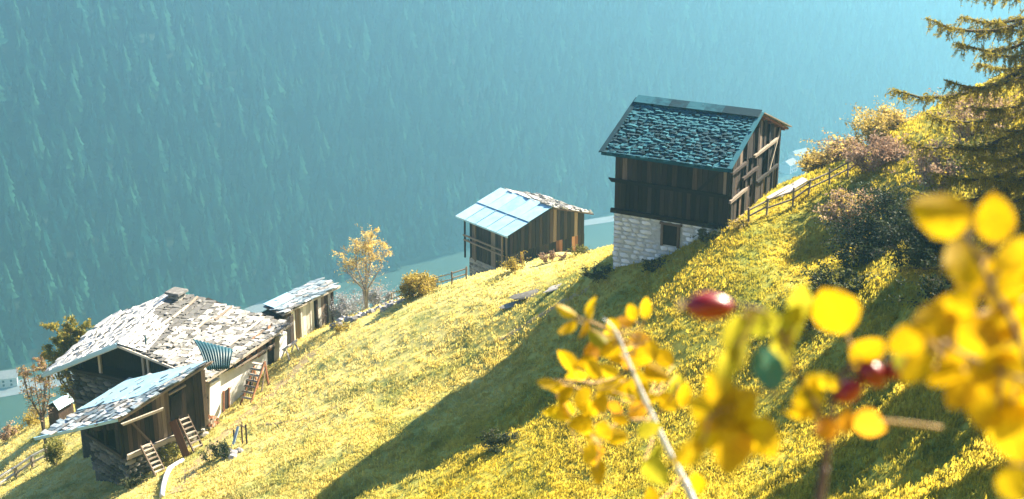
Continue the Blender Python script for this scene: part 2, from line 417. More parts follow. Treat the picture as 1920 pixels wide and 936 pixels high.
def ground_at(px, py, y0=30, y1=122):
    """first point where the ray of a pixel meets the hillside"""
    d = ray(px, py); ys = np.linspace(y0, y1, 500); s = ys / d.y
    dz = s * d.z - relief(s * d.x, ys)
    i = int(np.argmax(dz < 0)) if (dz < 0).any() else len(ys) - 1
    Y = ys[i]; return Vector((d.x * Y / d.y, Y, H(d.x * Y / d.y, Y)))
def on_ground(p, dz=0): return Vector((p[0], p[1], H(p[0], p[1]) + dz))

def lines(a, fine0, fine1, b, step, grow=1.18):
    c = list(np.arange(fine0, fine1, step)); s = step; x = fine0; left = []
    while x > a: s *= grow; x -= s; left.append(x)
    s = step; x = c[-1]; right = []
    while x < b: s *= grow; x += s; right.append(x)
    return np.array(left[::-1] + c + right)
gx = lines(-900, -52, 34, 105, .3); gy = lines(-40, 34, 118, 640, .3)
GX, GY = np.meshgrid(gx, gy)
GZ = np.maximum(relief(GX, GY), -424)
nx, ny = len(gx), len(gy)
idx = np.arange(nx * ny).reshape(ny, nx)
quads = np.stack([idx[:-1, :-1], idx[:-1, 1:], idx[1:, 1:], idx[1:, :-1]], -1).reshape(-1, 4)
def grid_obj(name, verts, quads, m):
    me = bpy.data.meshes.new(name)
    me.vertices.add(len(verts)); me.vertices.foreach_set('co', np.asarray(verts, np.float32).ravel())
    me.loops.add(quads.size); me.loops.foreach_set('vertex_index', quads.ravel().astype(np.int32))
    me.polygons.add(len(quads)); me.polygons.foreach_set('loop_start', np.arange(0, quads.size, 4, dtype=np.int32))
    me.polygons.foreach_set('loop_total', np.full(len(quads), 4, np.int32))
    me.polygons.foreach_set('use_smooth', np.ones(len(quads), bool))
    me.materials.append(M[m]); me.update(calc_edges=True); me.validate()
    return link(name, me)
hill = grid_obj('hillside', np.stack([GX, GY, GZ], -1).reshape(-1, 3), quads, 'ground')
tags(hill, 'steep dry yellow alpine meadow falling towards the valley', 'hillside', kind='structure')

# ------------------------------------------------------------------ valley floor, far slope with its forest
ZF = -420.0
vf = grid_obj('valley_floor', [(-1500, 200, ZF), (1900, 200, ZF), (1900, 2500, ZF), (-1500, 2500, ZF)], np.array([[0, 1, 2, 3]]), 'valley_grass')
tags(vf, 'flat green valley floor under blue haze', 'valley', kind='structure')
T0 = np.array([-364., 925.]); TD = np.array([.79, .61]); TD = TD / np.linalg.norm(TD); TN = np.array([-TD[1], TD[0]])
tt, dd = np.meshgrid(np.arange(-700, 2001, 30.), np.arange(-30, 571, 15.))
def slope_z(t, d):
    return ZF + .75 * np.maximum(d, -20) + np.clip(d / 60, 0, 1) * (fbm(t, d, 21, .006, 4, 1, .6) * 80 + fbm(t, d, 22, .016, 3, 1, .25) * 34) - 4 * (d < 0)
mv = np.stack([T0[0] + TD[0] * tt + TN[0] * dd, T0[1] + TD[1] * tt + TN[1] * dd, slope_z(tt, dd)], -1)
a, b = tt.shape; ii = np.arange(a * b).reshape(a, b)
mtn = grid_obj('mountain', mv.reshape(-1, 3), np.stack([ii[:-1, :-1], ii[:-1, 1:], ii[1:, 1:], ii[1:, :-1]], -1).reshape(-1, 4), 'forest_floor')
tags(mtn, 'opposite mountainside rising from the valley in haze', 'mountain', kind='structure')

def hidden_source(name, verts, faces, m):
    return bpy.data.objects.new(name, mesh_of(name, verts, faces, m))   # never linked: only a shape for the scatter below
def scatter(name, pts, scl, rot, sources, m, tilt=None):
    me = bpy.data.meshes.new(name)
    me.vertices.add(len(pts)); me.vertices.foreach_set('co', np.asarray(pts, np.float32).ravel())
    for nm, ty, arr in (('sc', 'FLOAT_VECTOR', scl), ('rt', 'FLOAT_VECTOR', rot)):
        at = me.attributes.new(nm, ty, 'POINT'); at.data.foreach_set('vector', np.asarray(arr, np.float32).ravel())
    at = me.attributes.new('ix', 'INT', 'POINT'); at.data.foreach_set('value', rng.integers(0, len(sources), len(pts)).astype(np.int32))
    me.materials.append(M[m])
    o = link(name, me)
    ng = bpy.data.node_groups.new(name + '_nodes', 'GeometryNodeTree')
    ng.interface.new_socket('Geometry', in_out='INPUT', socket_type='NodeSocketGeometry')
    ng.interface.new_socket('Geometry', in_out='OUTPUT', socket_type='NodeSocketGeometry')
    N = ng.nodes.new; L = ng.links.new
    gi = N('NodeGroupInput'); go = N('NodeGroupOutput'); ip = N('GeometryNodeInstanceOnPoints'); jn = N('GeometryNodeJoinGeometry')
    for s in sources:
        oi = N('GeometryNodeObjectInfo'); oi.inputs['Object'].default_value = s; oi.inputs['As Instance'].default_value = True
        L(oi.outputs['Geometry'], jn.inputs[0])
    def attr(nm, ty):
        n = N('GeometryNodeInputNamedAttribute'); n.data_type = ty; n.inputs['Name'].default_value = nm; return n.outputs[0]
    L(gi.outputs[0], ip.inputs['Points']); L(jn.outputs[0], ip.inputs['Instance'])
    ip.inputs['Pick Instance'].default_value = True
    L(attr('ix', 'INT'), ip.inputs['Instance Index']); L(attr('rt', 'FLOAT_VECTOR'), ip.inputs['Rotation']); L(attr('sc', 'FLOAT_VECTOR'), ip.inputs['Scale'])
    L(ip.outputs[0], go.inputs[0])
    md = o.modifiers.new('scatter', 'NODES'); md.node_group = ng
    return o
def conifer(seed):
    r = random.Random(seed); v = []; f = []
    tiers = 7
    for i in range(tiers):
        z0 = .08 + .9 * (i / tiers) ** .9; z1 = min(1.0, z0 + .26 - .012 * i); rad = .19 * (1 - i / tiers) ** .9 + .01
        n = len(v); k = 9; v.append((0, 0, z1))
        for j in range(k):
            a = 2 * math.pi * j / k + r.random(); q = rad * r.uniform(.75, 1.15)
            v.append((q * math.cos(a), q * math.sin(a), z0 - r.uniform(0, .05)))
        f += [(n, n + 1 + j, n + 1 + (j + 1) % k) for j in range(k)]
    n = len(v); v += [(.015, 0, -.05), (-.01, .012, -.05), (-.01, -.012, -.05), (0, 0, .3)]; f += [(n, n + 1, n + 3), (n + 1, n + 2, n + 3), (n + 2, n, n + 3)]
    return hidden_source('conifer_shape', v, f, 'conifer')
sp = 8.4
ft, fd = np.meshgrid(np.arange(-520, 1900, sp), np.arange(2, 566, sp * .9))
ft = ft.ravel() + rng.uniform(-.5, .5, ft.size) * sp; fd = fd.ravel() + rng.uniform(-.5, .5, fd.size) * sp
clear = fbm(ft, fd, 40, .02, 3) > .33
keep = (rng.random(ft.size) > .12) & ~(clear & (fd > 20)) 
ft, fd = ft[keep], fd[keep]
fh = rng.uniform(12, 32, ft.size) * (1 + .45 * fbm(ft, fd, 41, .02, 2)) * np.where(rng.random(ft.size) < .1, 1.3, 1)
fz = slope_z(ft, fd) - .5
fp = np.stack([T0[0] + TD[0] * ft + TN[0] * fd, T0[1] + TD[1] * ft + TN[1] * fd, fz], -1)
wd = fh * rng.uniform(.95, 1.45, fh.size)
forest = scatter('forest', fp, np.stack([wd, wd, fh], -1), np.stack([0 * ft, 0 * ft, rng.uniform(0, 6.28, ft.size)], -1), [conifer(i) for i in range(4)], 'conifer')
tags(forest, 'dense dark conifer forest covering the opposite mountainside in haze', 'forest', kind='stuff')

def ribbon(name, pts, width, z, m, label, cat):
    pts = [Vector(p) for p in pts]; v = []; f = []
    for i, p in enumerate(pts):
        d = (pts[min(i + 1, len(pts) - 1)] - pts[max(i - 1, 0)]); d.z = 0; d.normalize(); s = Vector((-d.y, d.x, 0)) * width / 2
        for q in (p - s, p + s): v.append((q.x, q.y, z if z is not None else q.z))
        if i: f.append((2 * i - 2, 2 * i - 1, 2 * i + 1, 2 * i))
    o = obj(name, v, f, m); return tags(o, label, cat, kind='structure')
ribbon('road', [PZ(px, py, ZF) for px, py in [(470, 585), (560, 541), (640, 508), (740, 474), (800, 462), (900, 447), (1000, 432), (1120, 415), (1250, 395), (1380, 372)]], 15, ZF + .3, 'asphalt', 'pale road running along the hazy valley floor', 'road')
ribbon('river', [PZ(px, py, ZF) for px, py in [(-120, 765), (-30, 738), (60, 722), (160, 702), (260, 680)]], 24, ZF + .3, 'asphalt', 'pale river on the valley floor beyond the old farmhouse', 'river')

# ------------------------------------------------------------------ pieces of buildings
PLANK = {k: [box_mesh('plank', k, i, .03) for i in range(3)] for k in ('wood_dark', 'wood_brown', 'wood_pale', 'wood_red', 'dark_inside', 'wire', 'slate_shaded', 'wood_white')}
SLAB = {k: [box_mesh('slate', k, 10 + i, .09) for i in range(5)] for k in ('slate_shaded', 'slate_pale', 'slate_blue', 'slate_mid')}
STONE = {k: [blob_mesh('stone', k, 3 + 7 * i, 1, .3) for i in range(4)] for k in ('stone_grey', 'stone_white', 'rock', 'mortar', 'stone_shaded')}
rnd = random.Random(11)
def board(parent, a, b, w, t, m='wood_dark', name='plank', up=UP):
    """one board from a to b: width w across, thickness t along its face normal 'up'"""
    a, b = Vector(a), Vector(b); d = (b - a); ln = d.length; d.normalize()
    x = d.cross(up).normalized(); y = x.cross(d)
    return link(name, rnd.choice(PLANK[m]), parent, frame((a + b) / 2, x, y, d, w, t, ln))
def plank_wall(parent, p0, p1, zb, zt, width, m, out, t=.05, jitter=.1, name='plank', skip=0.0, alt=None):
    """vertical boards side by side from p0 to p1; zb, zt give bottom and top height at fraction f"""
    p0, p1 = Vector(p0), Vector(p1); L_ = (p1 - p0); L_.z = 0; n = max(1, int(L_.length / width))
    for i in range(n):
        if rnd.random() < skip: continue
        f = (i + .5) / n; c = p0 + (p1 - p0) * f + out * (t / 2 + rnd.uniform(0, .035))
        b0 = zb(f) - rnd.uniform(0, jitter); b1 = zt(f)
        mm = alt if (alt and rnd.random() < .3) else m
        if b1 - b0 < .15: continue
        board(parent, (c.x, c.y, b0), (c.x + rnd.uniform(-.02, .02), c.y, b1), L_.length / n * rnd.uniform(.86, .97), t, mm, name, up=out)
def bil(a, b, c, d, u, v): return (a * (1 - u) + b * u) * (1 - v) + (d * (1 - u) + c * u) * v
def slates(parent, a, b, c, d, nu, nv, m, thick=.06, lift=.05, over=1.35, jit=.08, joined=None, alt=None, tiltj=.05, limit=10**6):
    """courses of slabs on the roof patch a-b (eave) c-d (ridge); returns joined mesh when asked"""
    a, b, c, d = map(Vector, (a, b, c, d)); mb = MB(); count = 0
    for j in range(nv):
        for i in range(nu):
            u = (i + .5 + (.5 if j % 2 else 0) + rnd.uniform(-jit, jit)) / (nu + .5); v = (j + .5 + rnd.uniform(-jit, jit)) / nv
            p = bil(a, b, c, d, u, v)
            du = (b - a) * (1 - v) + (c - d) * v; dv = (d - a) * (1 - u) + (c - b) * u
            lu, lv = du.length / nu, dv.length / nv
            x = du.normalized(); n = x.cross(dv).normalized(); n = n if n.z > 0 else -n
            y = n.cross(x)
            rz = rnd.gauss(0, .06); x, y = x * math.cos(rz) + y * math.sin(rz), y * math.cos(rz) - x * math.sin(rz)
            y = (y - n * (thick / lv * .8 + rnd.gauss(0, tiltj))).normalized(); x = (x + n * rnd.gauss(0, tiltj)).normalized(); z = x.cross(y).normalized()
            if z.z < 0: z = -z
            mw = frame(p + n * (lift + rnd.uniform(0, .02)), x, y, z, lu * rnd.uniform(.82, 1.02), lv * over * rnd.uniform(.85, 1.1), thick * rnd.uniform(.7, 1.3))
            me = rnd.choice(SLAB[alt if alt and rnd.random() < .3 else m])
            count += 1
            if joined or count > limit: mb.add([mw @ q.co for q in me.vertices], [tuple(q.vertices) for q in me.polygons])
            else: link('slate', me, parent, mw)
    if mb.v:
        o = mb.build(joined or 'upper_slates', m, parent); o['kind'] = 'stuff'; return o
def stone_wall(parent, p0, p1, zb, zt, size, m, out, holes=(), name='stone'):
    """rubble masonry: every stone its own piece, standing a little proud of the mortar"""
    p0, p1 = Vector(p0), Vector(p1); d = (p1 - p0); d.z = 0; L_ = d.length; d.normalize()
    z = min(zb(0), zb(1)); zmax = max(zt(0), zt(1))
    while z < zmax:
        h = size * rnd.uniform(.45, .75); s = rnd.uniform(-.2, 0) * size
        while s < L_:
            w = size * rnd.uniform(.7, 1.7); f = min(max((s + w / 2) / L_, 0), 1); zc = z + h / 2
            if zb(f) - .1 < zc < zt(f) - h * .3 and s + w * .5 < L_ and not any(a_ < s + w and b_ > s and c_ < zc < d_ for a_, b_, c_, d_ in holes):
                c = Vector((p0.x, p0.y, 0)) + d * (s + w / 2) + UP * zc
                link(name, rnd.choice(STONE[m]), parent, frame(c - out * .06, d, out, UP, w * .55, .16, h * .56))
            s += w
        z += h
def building_box(parent, corners, zb, zt, m, name='wall'):
    """solid core: corners in plan order; zt may be one height per corner"""
    zt = zt if isinstance(zt, (list, tuple)) else [zt] * len(corners)
    mb = MB(); mb.prism([(c[0], c[1], zb) for c in corners], [(c[0], c[1], z) for c, z in zip(corners, zt)])
    return mb.build(name, m, parent)

BLOCK = []
def block(c, ax, hx, hy): BLOCK.append((Vector(c), Vector(ax), Vector((-ax[1], ax[0], 0)), hx, hy))

# ------------------------------------------------------------------ the tall barn
def barn():
    A = R(-28.01); r = Vector((math.cos(A), math.sin(A), 0)); n = Vector((-r.y, r.x, 0))
    O = Vector((10.775, 80, -19.877)); Lr = 7.57; w1, w2, h1, h2 = 5.04, 5.4, 2.0, 2.05
    RL, RR = O - r * Lr / 2, O + r * Lr / 2
    EL, ER = RL - n * w1 - UP * h1, RR - n * w1 - UP * h1
    FL, FR = RL + n * w2 - UP * h2, RR + n * w2 - UP * h2
    s0, s1 = -Lr / 2 + .62, Lr / 2 - .3; m0, m1 = -4.15, 4.35
    pt = lambda s, m_, z: O + r * s + n * m_ + UP * z
    zr = lambda m_: (-h1 * (-m_) / w1 if m_ < 0 else -h2 * m_ / w2) - .2     # underside of roof above a wall line
    zwood = -5.55                                                            # bottom of the timber storeys
    base = on_ground(O + n * m0)
    t = thing('barn', 'tall dark timber barn on a whitewashed stone base with a shaggy slate roof', 'barn', base)
    # stone base
    cs = [pt(s0 - .1, m0 - .12, 0), pt(s1 + .1, m0 - .12, 0), pt(s1 + .1, m1 + .1, 0), pt(s0 - .1, m1 + .1, 0)]
    w = building_box(t, cs, O.z - 12.5, O.z + zwood - .06, 'mortar_pale', 'stone_base')
    zz = O.z + zwood - .06
    dlo, dhi = 3.0, 4.0
    stone_wall(w, cs[0], cs[1], lambda f: O.z - 9.3 + f * 2.2, lambda f: zz, .5, 'stone_white', -n, holes=[(dlo - .1, dhi + .1, zz - 1.55, zz - .25)])
    stone_wall(w, cs[1], cs[2], lambda f: O.z - 7.2, lambda f: zz, .5, 'stone_white', r)
    dr = MB()
    q = lambda s, z, o=.0: cs[0] + r * s + UP * (z - O.z) - n * o
    dr.prism([q(dlo, zz - 1.5, -.05), q(dhi, zz - 1.5, -.05), q(dhi, zz - 1.5, .03), q(dlo, zz - 1.5, .03)], [q(dlo, zz - .3, -.05), q(dhi, zz - .3, -.05), q(dhi, zz - .3, .03), q(dlo, zz - .3, .03)])
    door = dr.build('door', 'dark_inside', w)
    for a_, b_ in (((dlo, zz - 1.55), (dlo, zz - .2)), ((dhi, zz - 1.55), (dhi, zz - .2)), ((dlo - .15, zz - .22), (dhi + .15, zz - .22))):
        board(w, q(*a_, .06), q(*b_, .06), .14, .12, 'wood_brown', 'door_frame', up=-n)
    block(O, r, Lr / 2 - .5, 4.3)
    # timber core and boards
    e = .1
    core = [pt(s0 + e, m0 + e, 0), pt(s1 - e, m0 + e, 0), pt(s1 - e, m1 - e, 0), pt(s0 + e, m1 - e, 0)]
    mb = MB(); zb_ = O.z + zwood
    ring = lambda s: [(m0 + e, zb_ - O.z), (m1 - e, zb_ - O.z), (m1 - e, zr(m1)), (0, -.28), (m0 + e, zr(m0))]
    mb.prism([pt(s0 + e, m_, z) for m_, z in ring(0)], [pt(s1 - e, m_, z) for m_, z in ring(0)])
    mb.build('timber_core', 'dark_inside', t)
    zf = O.z + zr(m0) + .02; zmid = O.z - 3.75
    plank_wall(t, pt(s0, m0, 0), pt(s1, m0, 0), lambda f: zmid + .05, lambda f: zf, .3, 'wood_dark', -n, alt='wood_brown', jitter=.04)
    plank_wall(t, pt(s0, m0, 0), pt(s1, m0, 0), lambda f: zb_, lambda f: zmid - .08, .26, 'wood_dark', -n, jitter=.12)
    board(t, pt(s0 - .35, m0 - .12, zmid - O.z), pt(s1 + .1, m0 - .12, zmid - O.z), .2, .18, 'wood_dark', 'beam', up=-n)
    board(t, pt(s0 - .3, m0 - .14, zwood), pt(s1 + .15, m0 - .14, zwood), .24, .22, 'wood_dark', 'beam', up=-n)
    board(t, pt(s1 - 1.9, m0 - .1, zmid - O.z - .1), pt(s1 - .15, m0 - .1, zf - O.z - .1), .16, .1, 'wood_dark', 'brace', up=-n)
    for s in (s0, s1):
        board(t, pt(s, m0, zwood), pt(s, m0, zf - O.z), .22, .22, 'wood_dark', 'corner_post', up=-n)
    # gable facing the sun: upright boards, open bays, rails
    gz = lambda f: O.z + zr(m0 + (m1 - m0) * f) + .03
    plank_wall(t, pt(s1, m0, 0), pt(s1, m1, 0), lambda f: O.z - 2.35, gz, .36, 'wood_dark', r, alt='wood_brown')
    plank_wall(t, pt(s1, m0, 0), pt(s1, m1, 0), lambda f: O.z - 4.0, lambda f: min(gz(f), O.z - 2.4), .42, 'wood_dark', r, skip=.3, alt='wood_brown')
    plank_wall(t, pt(s1, m0, 0), pt(s1, m1, 0), lambda f: zb_ - .2, lambda f: O.z - 4.05, .42, 'wood_dark', r, skip=.25, alt='wood_brown')
    for z, a_, b_, mm in ((-2.35, .42, .9, 'wood_pale'), (-2.4, -.02, .25, 'wood_dark'), (-4.0, -.03, .3, 'wood_pale'), (-4.05, .5, .95, 'wood_dark'), (-5.5, -.03, .4, 'wood_brown'), (-3.2, .2, .5, 'wood_brown')):
        board(t, pt(s1 + .2, m0 + (m1 - m0) * a_, z), pt(s1 + .2, m0 + (m1 - m0) * b_, z + .05), .16, .14, mm, 'rail', up=r)
    for f_ in (0.02, .28, .5, .74, .98):
        m_ = m0 + (m1 - m0) * f_
        board(t, pt(s1 + .1, m_, zwood - .3), pt(s1 + .1, m_, zr(m_)), .2, .16, 'wood_dark', 'post', up=r)
    board(t, pt(s1 + .16, m0 + 6.4, -4.2), pt(s1 + .16, m1 - .2, -1.8), .12, .08, 'wood_pale', 'brace', up=r)
    # roof
    rf = MB().patch(EL, ER, RR, RL, .12).build('roof', 'wood_dark', t)
    fr = MB().patch(RL + n * .02, RR + n * .02, FR, FL, .12).build('roof', 'wood_red', t)
    slates(rf, EL, ER, RR, RL, 25, 20, 'slate_shaded', .08, .05, 1.5, .3, tiltj=.1, limit=300)
    slates(fr, FL, FR, RR, RL, 14, 9, 'slate_blue', .06, .05, 1.4, .1, joined='far_slates')
    for i in range(7):       # ridge boards
        a_ = RL + (RR - RL) * (i / 7) - n * .32 - UP * .02; b_ = RL + (RR - RL) * ((i + 1) / 7) - n * .32 - UP * .02
        board(rf, a_ + UP * .13, b_ + UP * .13, .7, .05, 'slate_shaded', 'ridge_board', up=(UP * w1 - n * 0 - (n * h1) * 1).normalized())
    board(rf, EL + UP * .02 - n * .05, ER + UP * .02 - n * .05, .22, .1, 'slate_shaded', 'fascia', up=-n)
    up_n = (UP * w1 - n * h1).normalized()
    for a_, b_ in ((ER, RR), (EL, RL)):
        board(rf, a_ + up_n * .12, b_ + up_n * .12, .28, .06, 'slate_shaded', 'verge_board', up=up_n)
    up_f = (UP * w2 + n * h2).normalized()
    board(fr, RR + up_f * .1, FR + up_f * .1, .3, .06, 'wood_pale', 'verge_board', up=up_f)
    for k in range(4):
        m_ = .6 + k * 1.35; zz_ = -h2 * m_ / w2 - .2
        board(fr, pt(s1 - .6, m_, zz_), pt(Lr / 2 - .02, m_, zz_), .12, .14, 'wood_red', 'rafter_end', up=UP)
barn()

# ------------------------------------------------------------------ the small hut with the sheet metal roof
def hut():
    A = R(-50.5); r = Vector((math.cos(A), math.sin(A), 0)); n = Vector((-r.y, r.x, 0))
    K = 1.344; O = Vector((.962, 93, -29.555)) * K; Lr = 5.57 * K; w1, w2, h1, h2 = 3.9 * K, 3.79 * K, 1.16 * K, 1.21 * K
    RL, RR = O - r * Lr / 2, O + r * Lr / 2
    EL, ER = RL - n * w1 - UP * h1, RR - n * w1 - UP * h1
    FL, FR = RL + n * w2 - UP * h2, RR + n * w2 - UP * h2
    pt = lambda s, m_, z: O + r * s + n * m_ + UP * z
    s0, s1, m0, m1 = -Lr / 2 + 1.0, Lr / 2 - .3, -4.4, 4.15
    zr = lambda m_: (-h1 * (-m_) / w1 if m_ < 0 else -h2 * m_ / w2) - .16
    zb = -5.45
    t = thing('hut', 'small brown plank hut with a sheet metal roof coloured with sky reflection at the meadow edge', 'hut', on_ground(O))
    cs = [pt(s0 - .08, m0 - .08, 0), pt(s1 + .08, m0 - .08, 0), pt(s1 + .08, m1 + .08, 0), pt(s0 - .08, m1 + .08, 0)]
    w = building_box(t, cs, O.z - 10.5, O.z + zb - .04, 'mortar', 'stone_base')
    stone_wall(w, cs[0], cs[1], lambda f: O.z - 7.6, lambda f: O.z + zb - .04, .45, 'stone_grey', -n)
    stone_wall(w, cs[1], cs[2], lambda f: O.z - 6.8, lambda f: O.z + zb - .04, .45, 'stone_grey', r)
    mb = MB(); e = .09
    ring = [(m0 + e, zb), (m1 - e, zb), (m1 - e, zr(m1)), (0, -.24), (m0 + e, zr(m0))]
    mb.prism([pt(s0 + e, m_, z) for m_, z in ring], [pt(s1 - e, m_, z) for m_, z in ring]); mb.build('timber_core', 'dark_inside', t)
    gz = lambda f: O.z + zr(m0 + (m1 - m0) * f) + .02
    plank_wall(t, pt(s1, m0, 0), pt(s1, m1, 0), lambda f: O.z - 3.35, gz, .42, 'wood_dark', r, alt='wood_brown')
    plank_wall(t, pt(s1, m0, 0), pt(s1, m1, 0), lambda f: O.z + zb - .1, lambda f: O.z - 3.37, .38, 'wood_dark', r, alt='wood_red', jitter=.3)
    plank_wall(t, pt(s0, m0, 0), pt(s1, m0, 0), lambda f: O.z + zb, lambda f: O.z + zr(m0) + .02, .34, 'wood_dark', -n, alt='wood_brown')
    for a_, z in ((-.12, -3.3), (-.12, -3.75)):
        board(t, pt(s0 - .35, m0 - .5, z), pt(s1 - .9, m0 - .5, z), .14, .12, 'wood_brown', 'rail', up=-n)
    for s in (s0 - .25, s0 + 1.3, s1 - 1.0):
        board(t, pt(s, m0 - .45, zb), pt(s, m0 - .45, zr(m0) - .2), .13, .13, 'wood_brown', 'post', up=-n)
        board(t, pt(s, m0 - .5, -3.9), pt(s, m0, -3.9), .12, .12, 'wood_dark', 'bracket', up=UP)
    rf = MB().patch(EL, ER, RR, RL, .1).build('roof', 'wood_dark', t)
    a_, b_, c_, d_ = EL, ER, RR, RL; up_n = (UP * w1 - n * h1).normalized()
    for j, (v0, v1) in enumerate(((-.02, .5), (.47, 1.01))):          # two courses of sheets, the upper lapping the lower
        for i in range(5):
            u0, u1 = i / 5, (i + 1) / 5 + (.012 if i < 4 else 0); mb = MB()
            cor = [bil(a_, b_, c_, d_, u, v) + up_n * (.07 + .05 * (v > .3) * j + .02 * (j == 1)) for u, v in ((u0, v0), (u1, v0), (u1, v1), (u0, v1))]
            mb.patch(*[p + up_n * .004 * (i % 2) for p in cor], .02)
            sh = mb.build('metal_sheet', 'metal_blue', rf)
    for j in range(1, 5):
        p, q = bil(a_, b_, c_, d_, j / 5, -.01) + up_n * .1, bil(a_, b_, c_, d_, j / 5, 1.0) + up_n * .17
        board(rf, p, q, .05, .05, 'wood_pale', 'seam', up=up_n).data = SEAM
    board(rf, EL - n * .06 - UP * .05, ER - n * .06 - UP * .05, .16, .06, 'wood_pale', 'fascia', up=-n).data = SEAM
    fr = MB().patch(RL + n * .02, RR + n * .02, FR, FL, .1).build('roof', 'wood_brown', t)
    slates(fr, FL, FR, RR, RL, 9, 8, 'slate_pale', .07, .06, 1.4, .1)
    for i in range(9):
        u = (i + .5) / 9; p = RR + (FR - RR) * u + UP * .22 - r * .25
        link('weight_stone', rnd.choice(STONE['rock']), fr, frame(p, r, n, UP, .16, .14, .09))
SEAM = box_mesh('seam', 'metal_blue', 3, .01)
hut()

# ------------------------------------------------------------------ the old farmhouse and its sheds
def plate(pix, p0, n, t0, t1, m, name, parent):
    """flat piece on the vertical plane (p0, n), outlined by measured pixels, from depth t0 to t1 in front of the plane"""
    pts = [on_plane(px, py, p0, n) for px, py in pix]
    mb = MB(); mb.prism([p + n * t0 for p in pts], [p + n * t1 for p in pts])
    return mb.build(name, m, parent)
FRL, FRR = P(220, 648, 87.2), P(330, 548, 96.8)
FEL, FER = P(387, 715, 84.9), P(547, 607, 94.5)
FFL = P(80, 705, 88.9); FFR = FFL + (FRR - FRL) + Vector((0, 0, .2))
U = (FER - FEL); U.z = 0; U.normalize(); NO = Vector((U.y, -U.x, 0)); NL = -NO
def rz_right(p):        # roof height above a plan point of the right slope, by inverse blending
    a = (Vector(p) - FEL).dot(U) / ((FER - FEL).dot(U)); b = (Vector(p) - FEL).dot(NL) / ((FRL - FEL).dot(NL))
    return bil(FEL, FER, FRR, FRL, a, b).z
def farmhouse():
    wc = FEL + U * .7 + NL * .75; wlen = (FER - FEL).dot(U) - .9
    t = thing('farmhouse', 'big old farmhouse with a sunlit stone slab roof and chimney', 'farmhouse', on_ground(wc + NL * 5))
    W = (FFL - FEL).dot(NL) - 1.6
    a0, a1 = wc, wc + U * wlen; b0, b1 = wc + NL * W, wc + U * wlen + NL * W
    att = on_plane(200, 704, wc, U).z                    # attic floor
    gb = min(H(b0.x, b0.y), H(a0.x, a0.y)) - 2
    core = building_box(t, [a0 + U * .1 - NO * .1, a1 - U * .1 - NO * .1, b1 - U * .1 + NO * .1, b0 + U * .1 + NO * .1], gb, att, 'stone_shaded', 'wall')
    block(wc + U * wlen / 2 + NL * W / 2, U, wlen / 2, W / 2)
    # stone gable below the attic
    stone_wall(core, b0, a0, lambda f: att - 3.6, lambda f: att, .6, 'stone_shaded', -U)
    # attic: open front, near-black floor and core carrying the shade inside
    mb = MB()
    def sect(q, ins):
        zr_ = rz_right(q + NL * .1) - .35
        ap = wc + U * (q - wc).dot(U) + NL * ((FRL - wc).dot(NL)); 
        za = FRL.z + (FRR.z - FRL.z) * ((q - FRL).dot(U) / (FRR - FRL).dot(U)) - .35
        zl = FFL.z + (FRR.z - FRL.z) * ((q - FRL).dot(U) / (FRR - FRL).dot(U)) - .0
        l = q + NL * W
        return [Vector((q.x, q.y, att)), Vector((q.x, q.y, max(zr_, att + .05))), Vector((ap.x, ap.y, za)), Vector((l.x, l.y, max(zl, att + .05))), Vector((l.x, l.y, att))]
    fl_ = [wc - U * .02 - NO * .1, wc + U * 1.3 - NO * .1, wc + U * 1.3 + NL * (W - .1), wc - U * .02 + NL * (W - .1)]
    building_box(t, fl_, att + .003, att + .06, 'dark_inside', 'attic_floor')
    mb.prism(sect(wc + U * 1.1, 0), sect(wc + U * (wlen - .4), 0)); mb.build('attic_core', 'dark_inside', t)
    for px, m_ in ((190, 'wood_pale'), (271, 'wood_pale'), (280, 'wood_pale'), (150, 'wood_dark'), (310, 'wood_dark')):
        p = on_plane(px, 704, wc, U); p.z = att
        f = (p - FEL).dot(NL) / (FRL - FEL).dot(NL)
        zt = (FEL.z + (FRL.z - FEL.z) * f if f < 1 else FRL.z + (FFL.z - FRL.z) * ((p - FRL).dot(NL) / (FFL - FRL).dot(NL))) - .1
        board(t, p, (p.x, p.y, zt), .17, .17, m_, 'post', up=-U)
    plank_wall(t, on_plane(284, 704, wc + U * .15, U), on_plane(372, 704, wc + U * .15, U), lambda f: att, lambda f: FEL.z + .25 + (1 - f) * 1.0, .3, 'wood_dark', -U)
    plank_wall(t, on_plane(125, 704, wc + U * .15, U), on_plane(160, 704, wc + U * .15, U), lambda f: att, lambda f: FFL.z + .15 + f * .5, .3, 'wood_dark', -U)
    board(t, b0 - U * .15 + UP * (att - b0.z), a0 - U * .15 + UP * (att - a0.z), .22, .2, 'wood_dark', 'beam', up=-U)
    # long sunny wall
    pw = wc
    plate([(384, 716), (436, 690), (500, 655), (500, 705), (440, 762), (384, 812)], pw, NO, -.06, .05, 'plaster', 'plaster_wall', t)
    plate([(384, 718), (404, 708), (404, 800), (384, 818)], pw, NO, .05, .4, 'plaster', 'buttress', t)
    plate([(515, 630), (529, 621), (529, 682), (515, 698)], pw, NO, -.05, .4, 'plaster', 'pillar', t)
    d = plate([(418, 734), (426, 729), (426, 766), (418, 773)], pw, NO, .03, .09, 'dark_inside', 'door', t)
    plate([(416, 733), (418, 732), (418, 774), (416, 776)], pw, NO, .05, .14, 'wood_red', 'door_frame', d)
    plate([(426, 727), (428, 726), (428, 765), (426, 767)], pw, NO, .05, .14, 'wood_red', 'door_frame', d)
    plate([(460, 712), (470, 706), (470, 722), (460, 728)], pw, NO, .03, .08, 'dark_inside', 'window', t)
    plank_wall(t, on_plane(446, 700, pw, NO), on_plane(513, 650, pw, NO), lambda f: on_plane(446 + 67 * f, 688 - 36 * f, pw, NO).z, lambda f: FEL.z + .25 + f * .25, .34, 'wood_red', NO, alt='wood_brown', skip=.25)
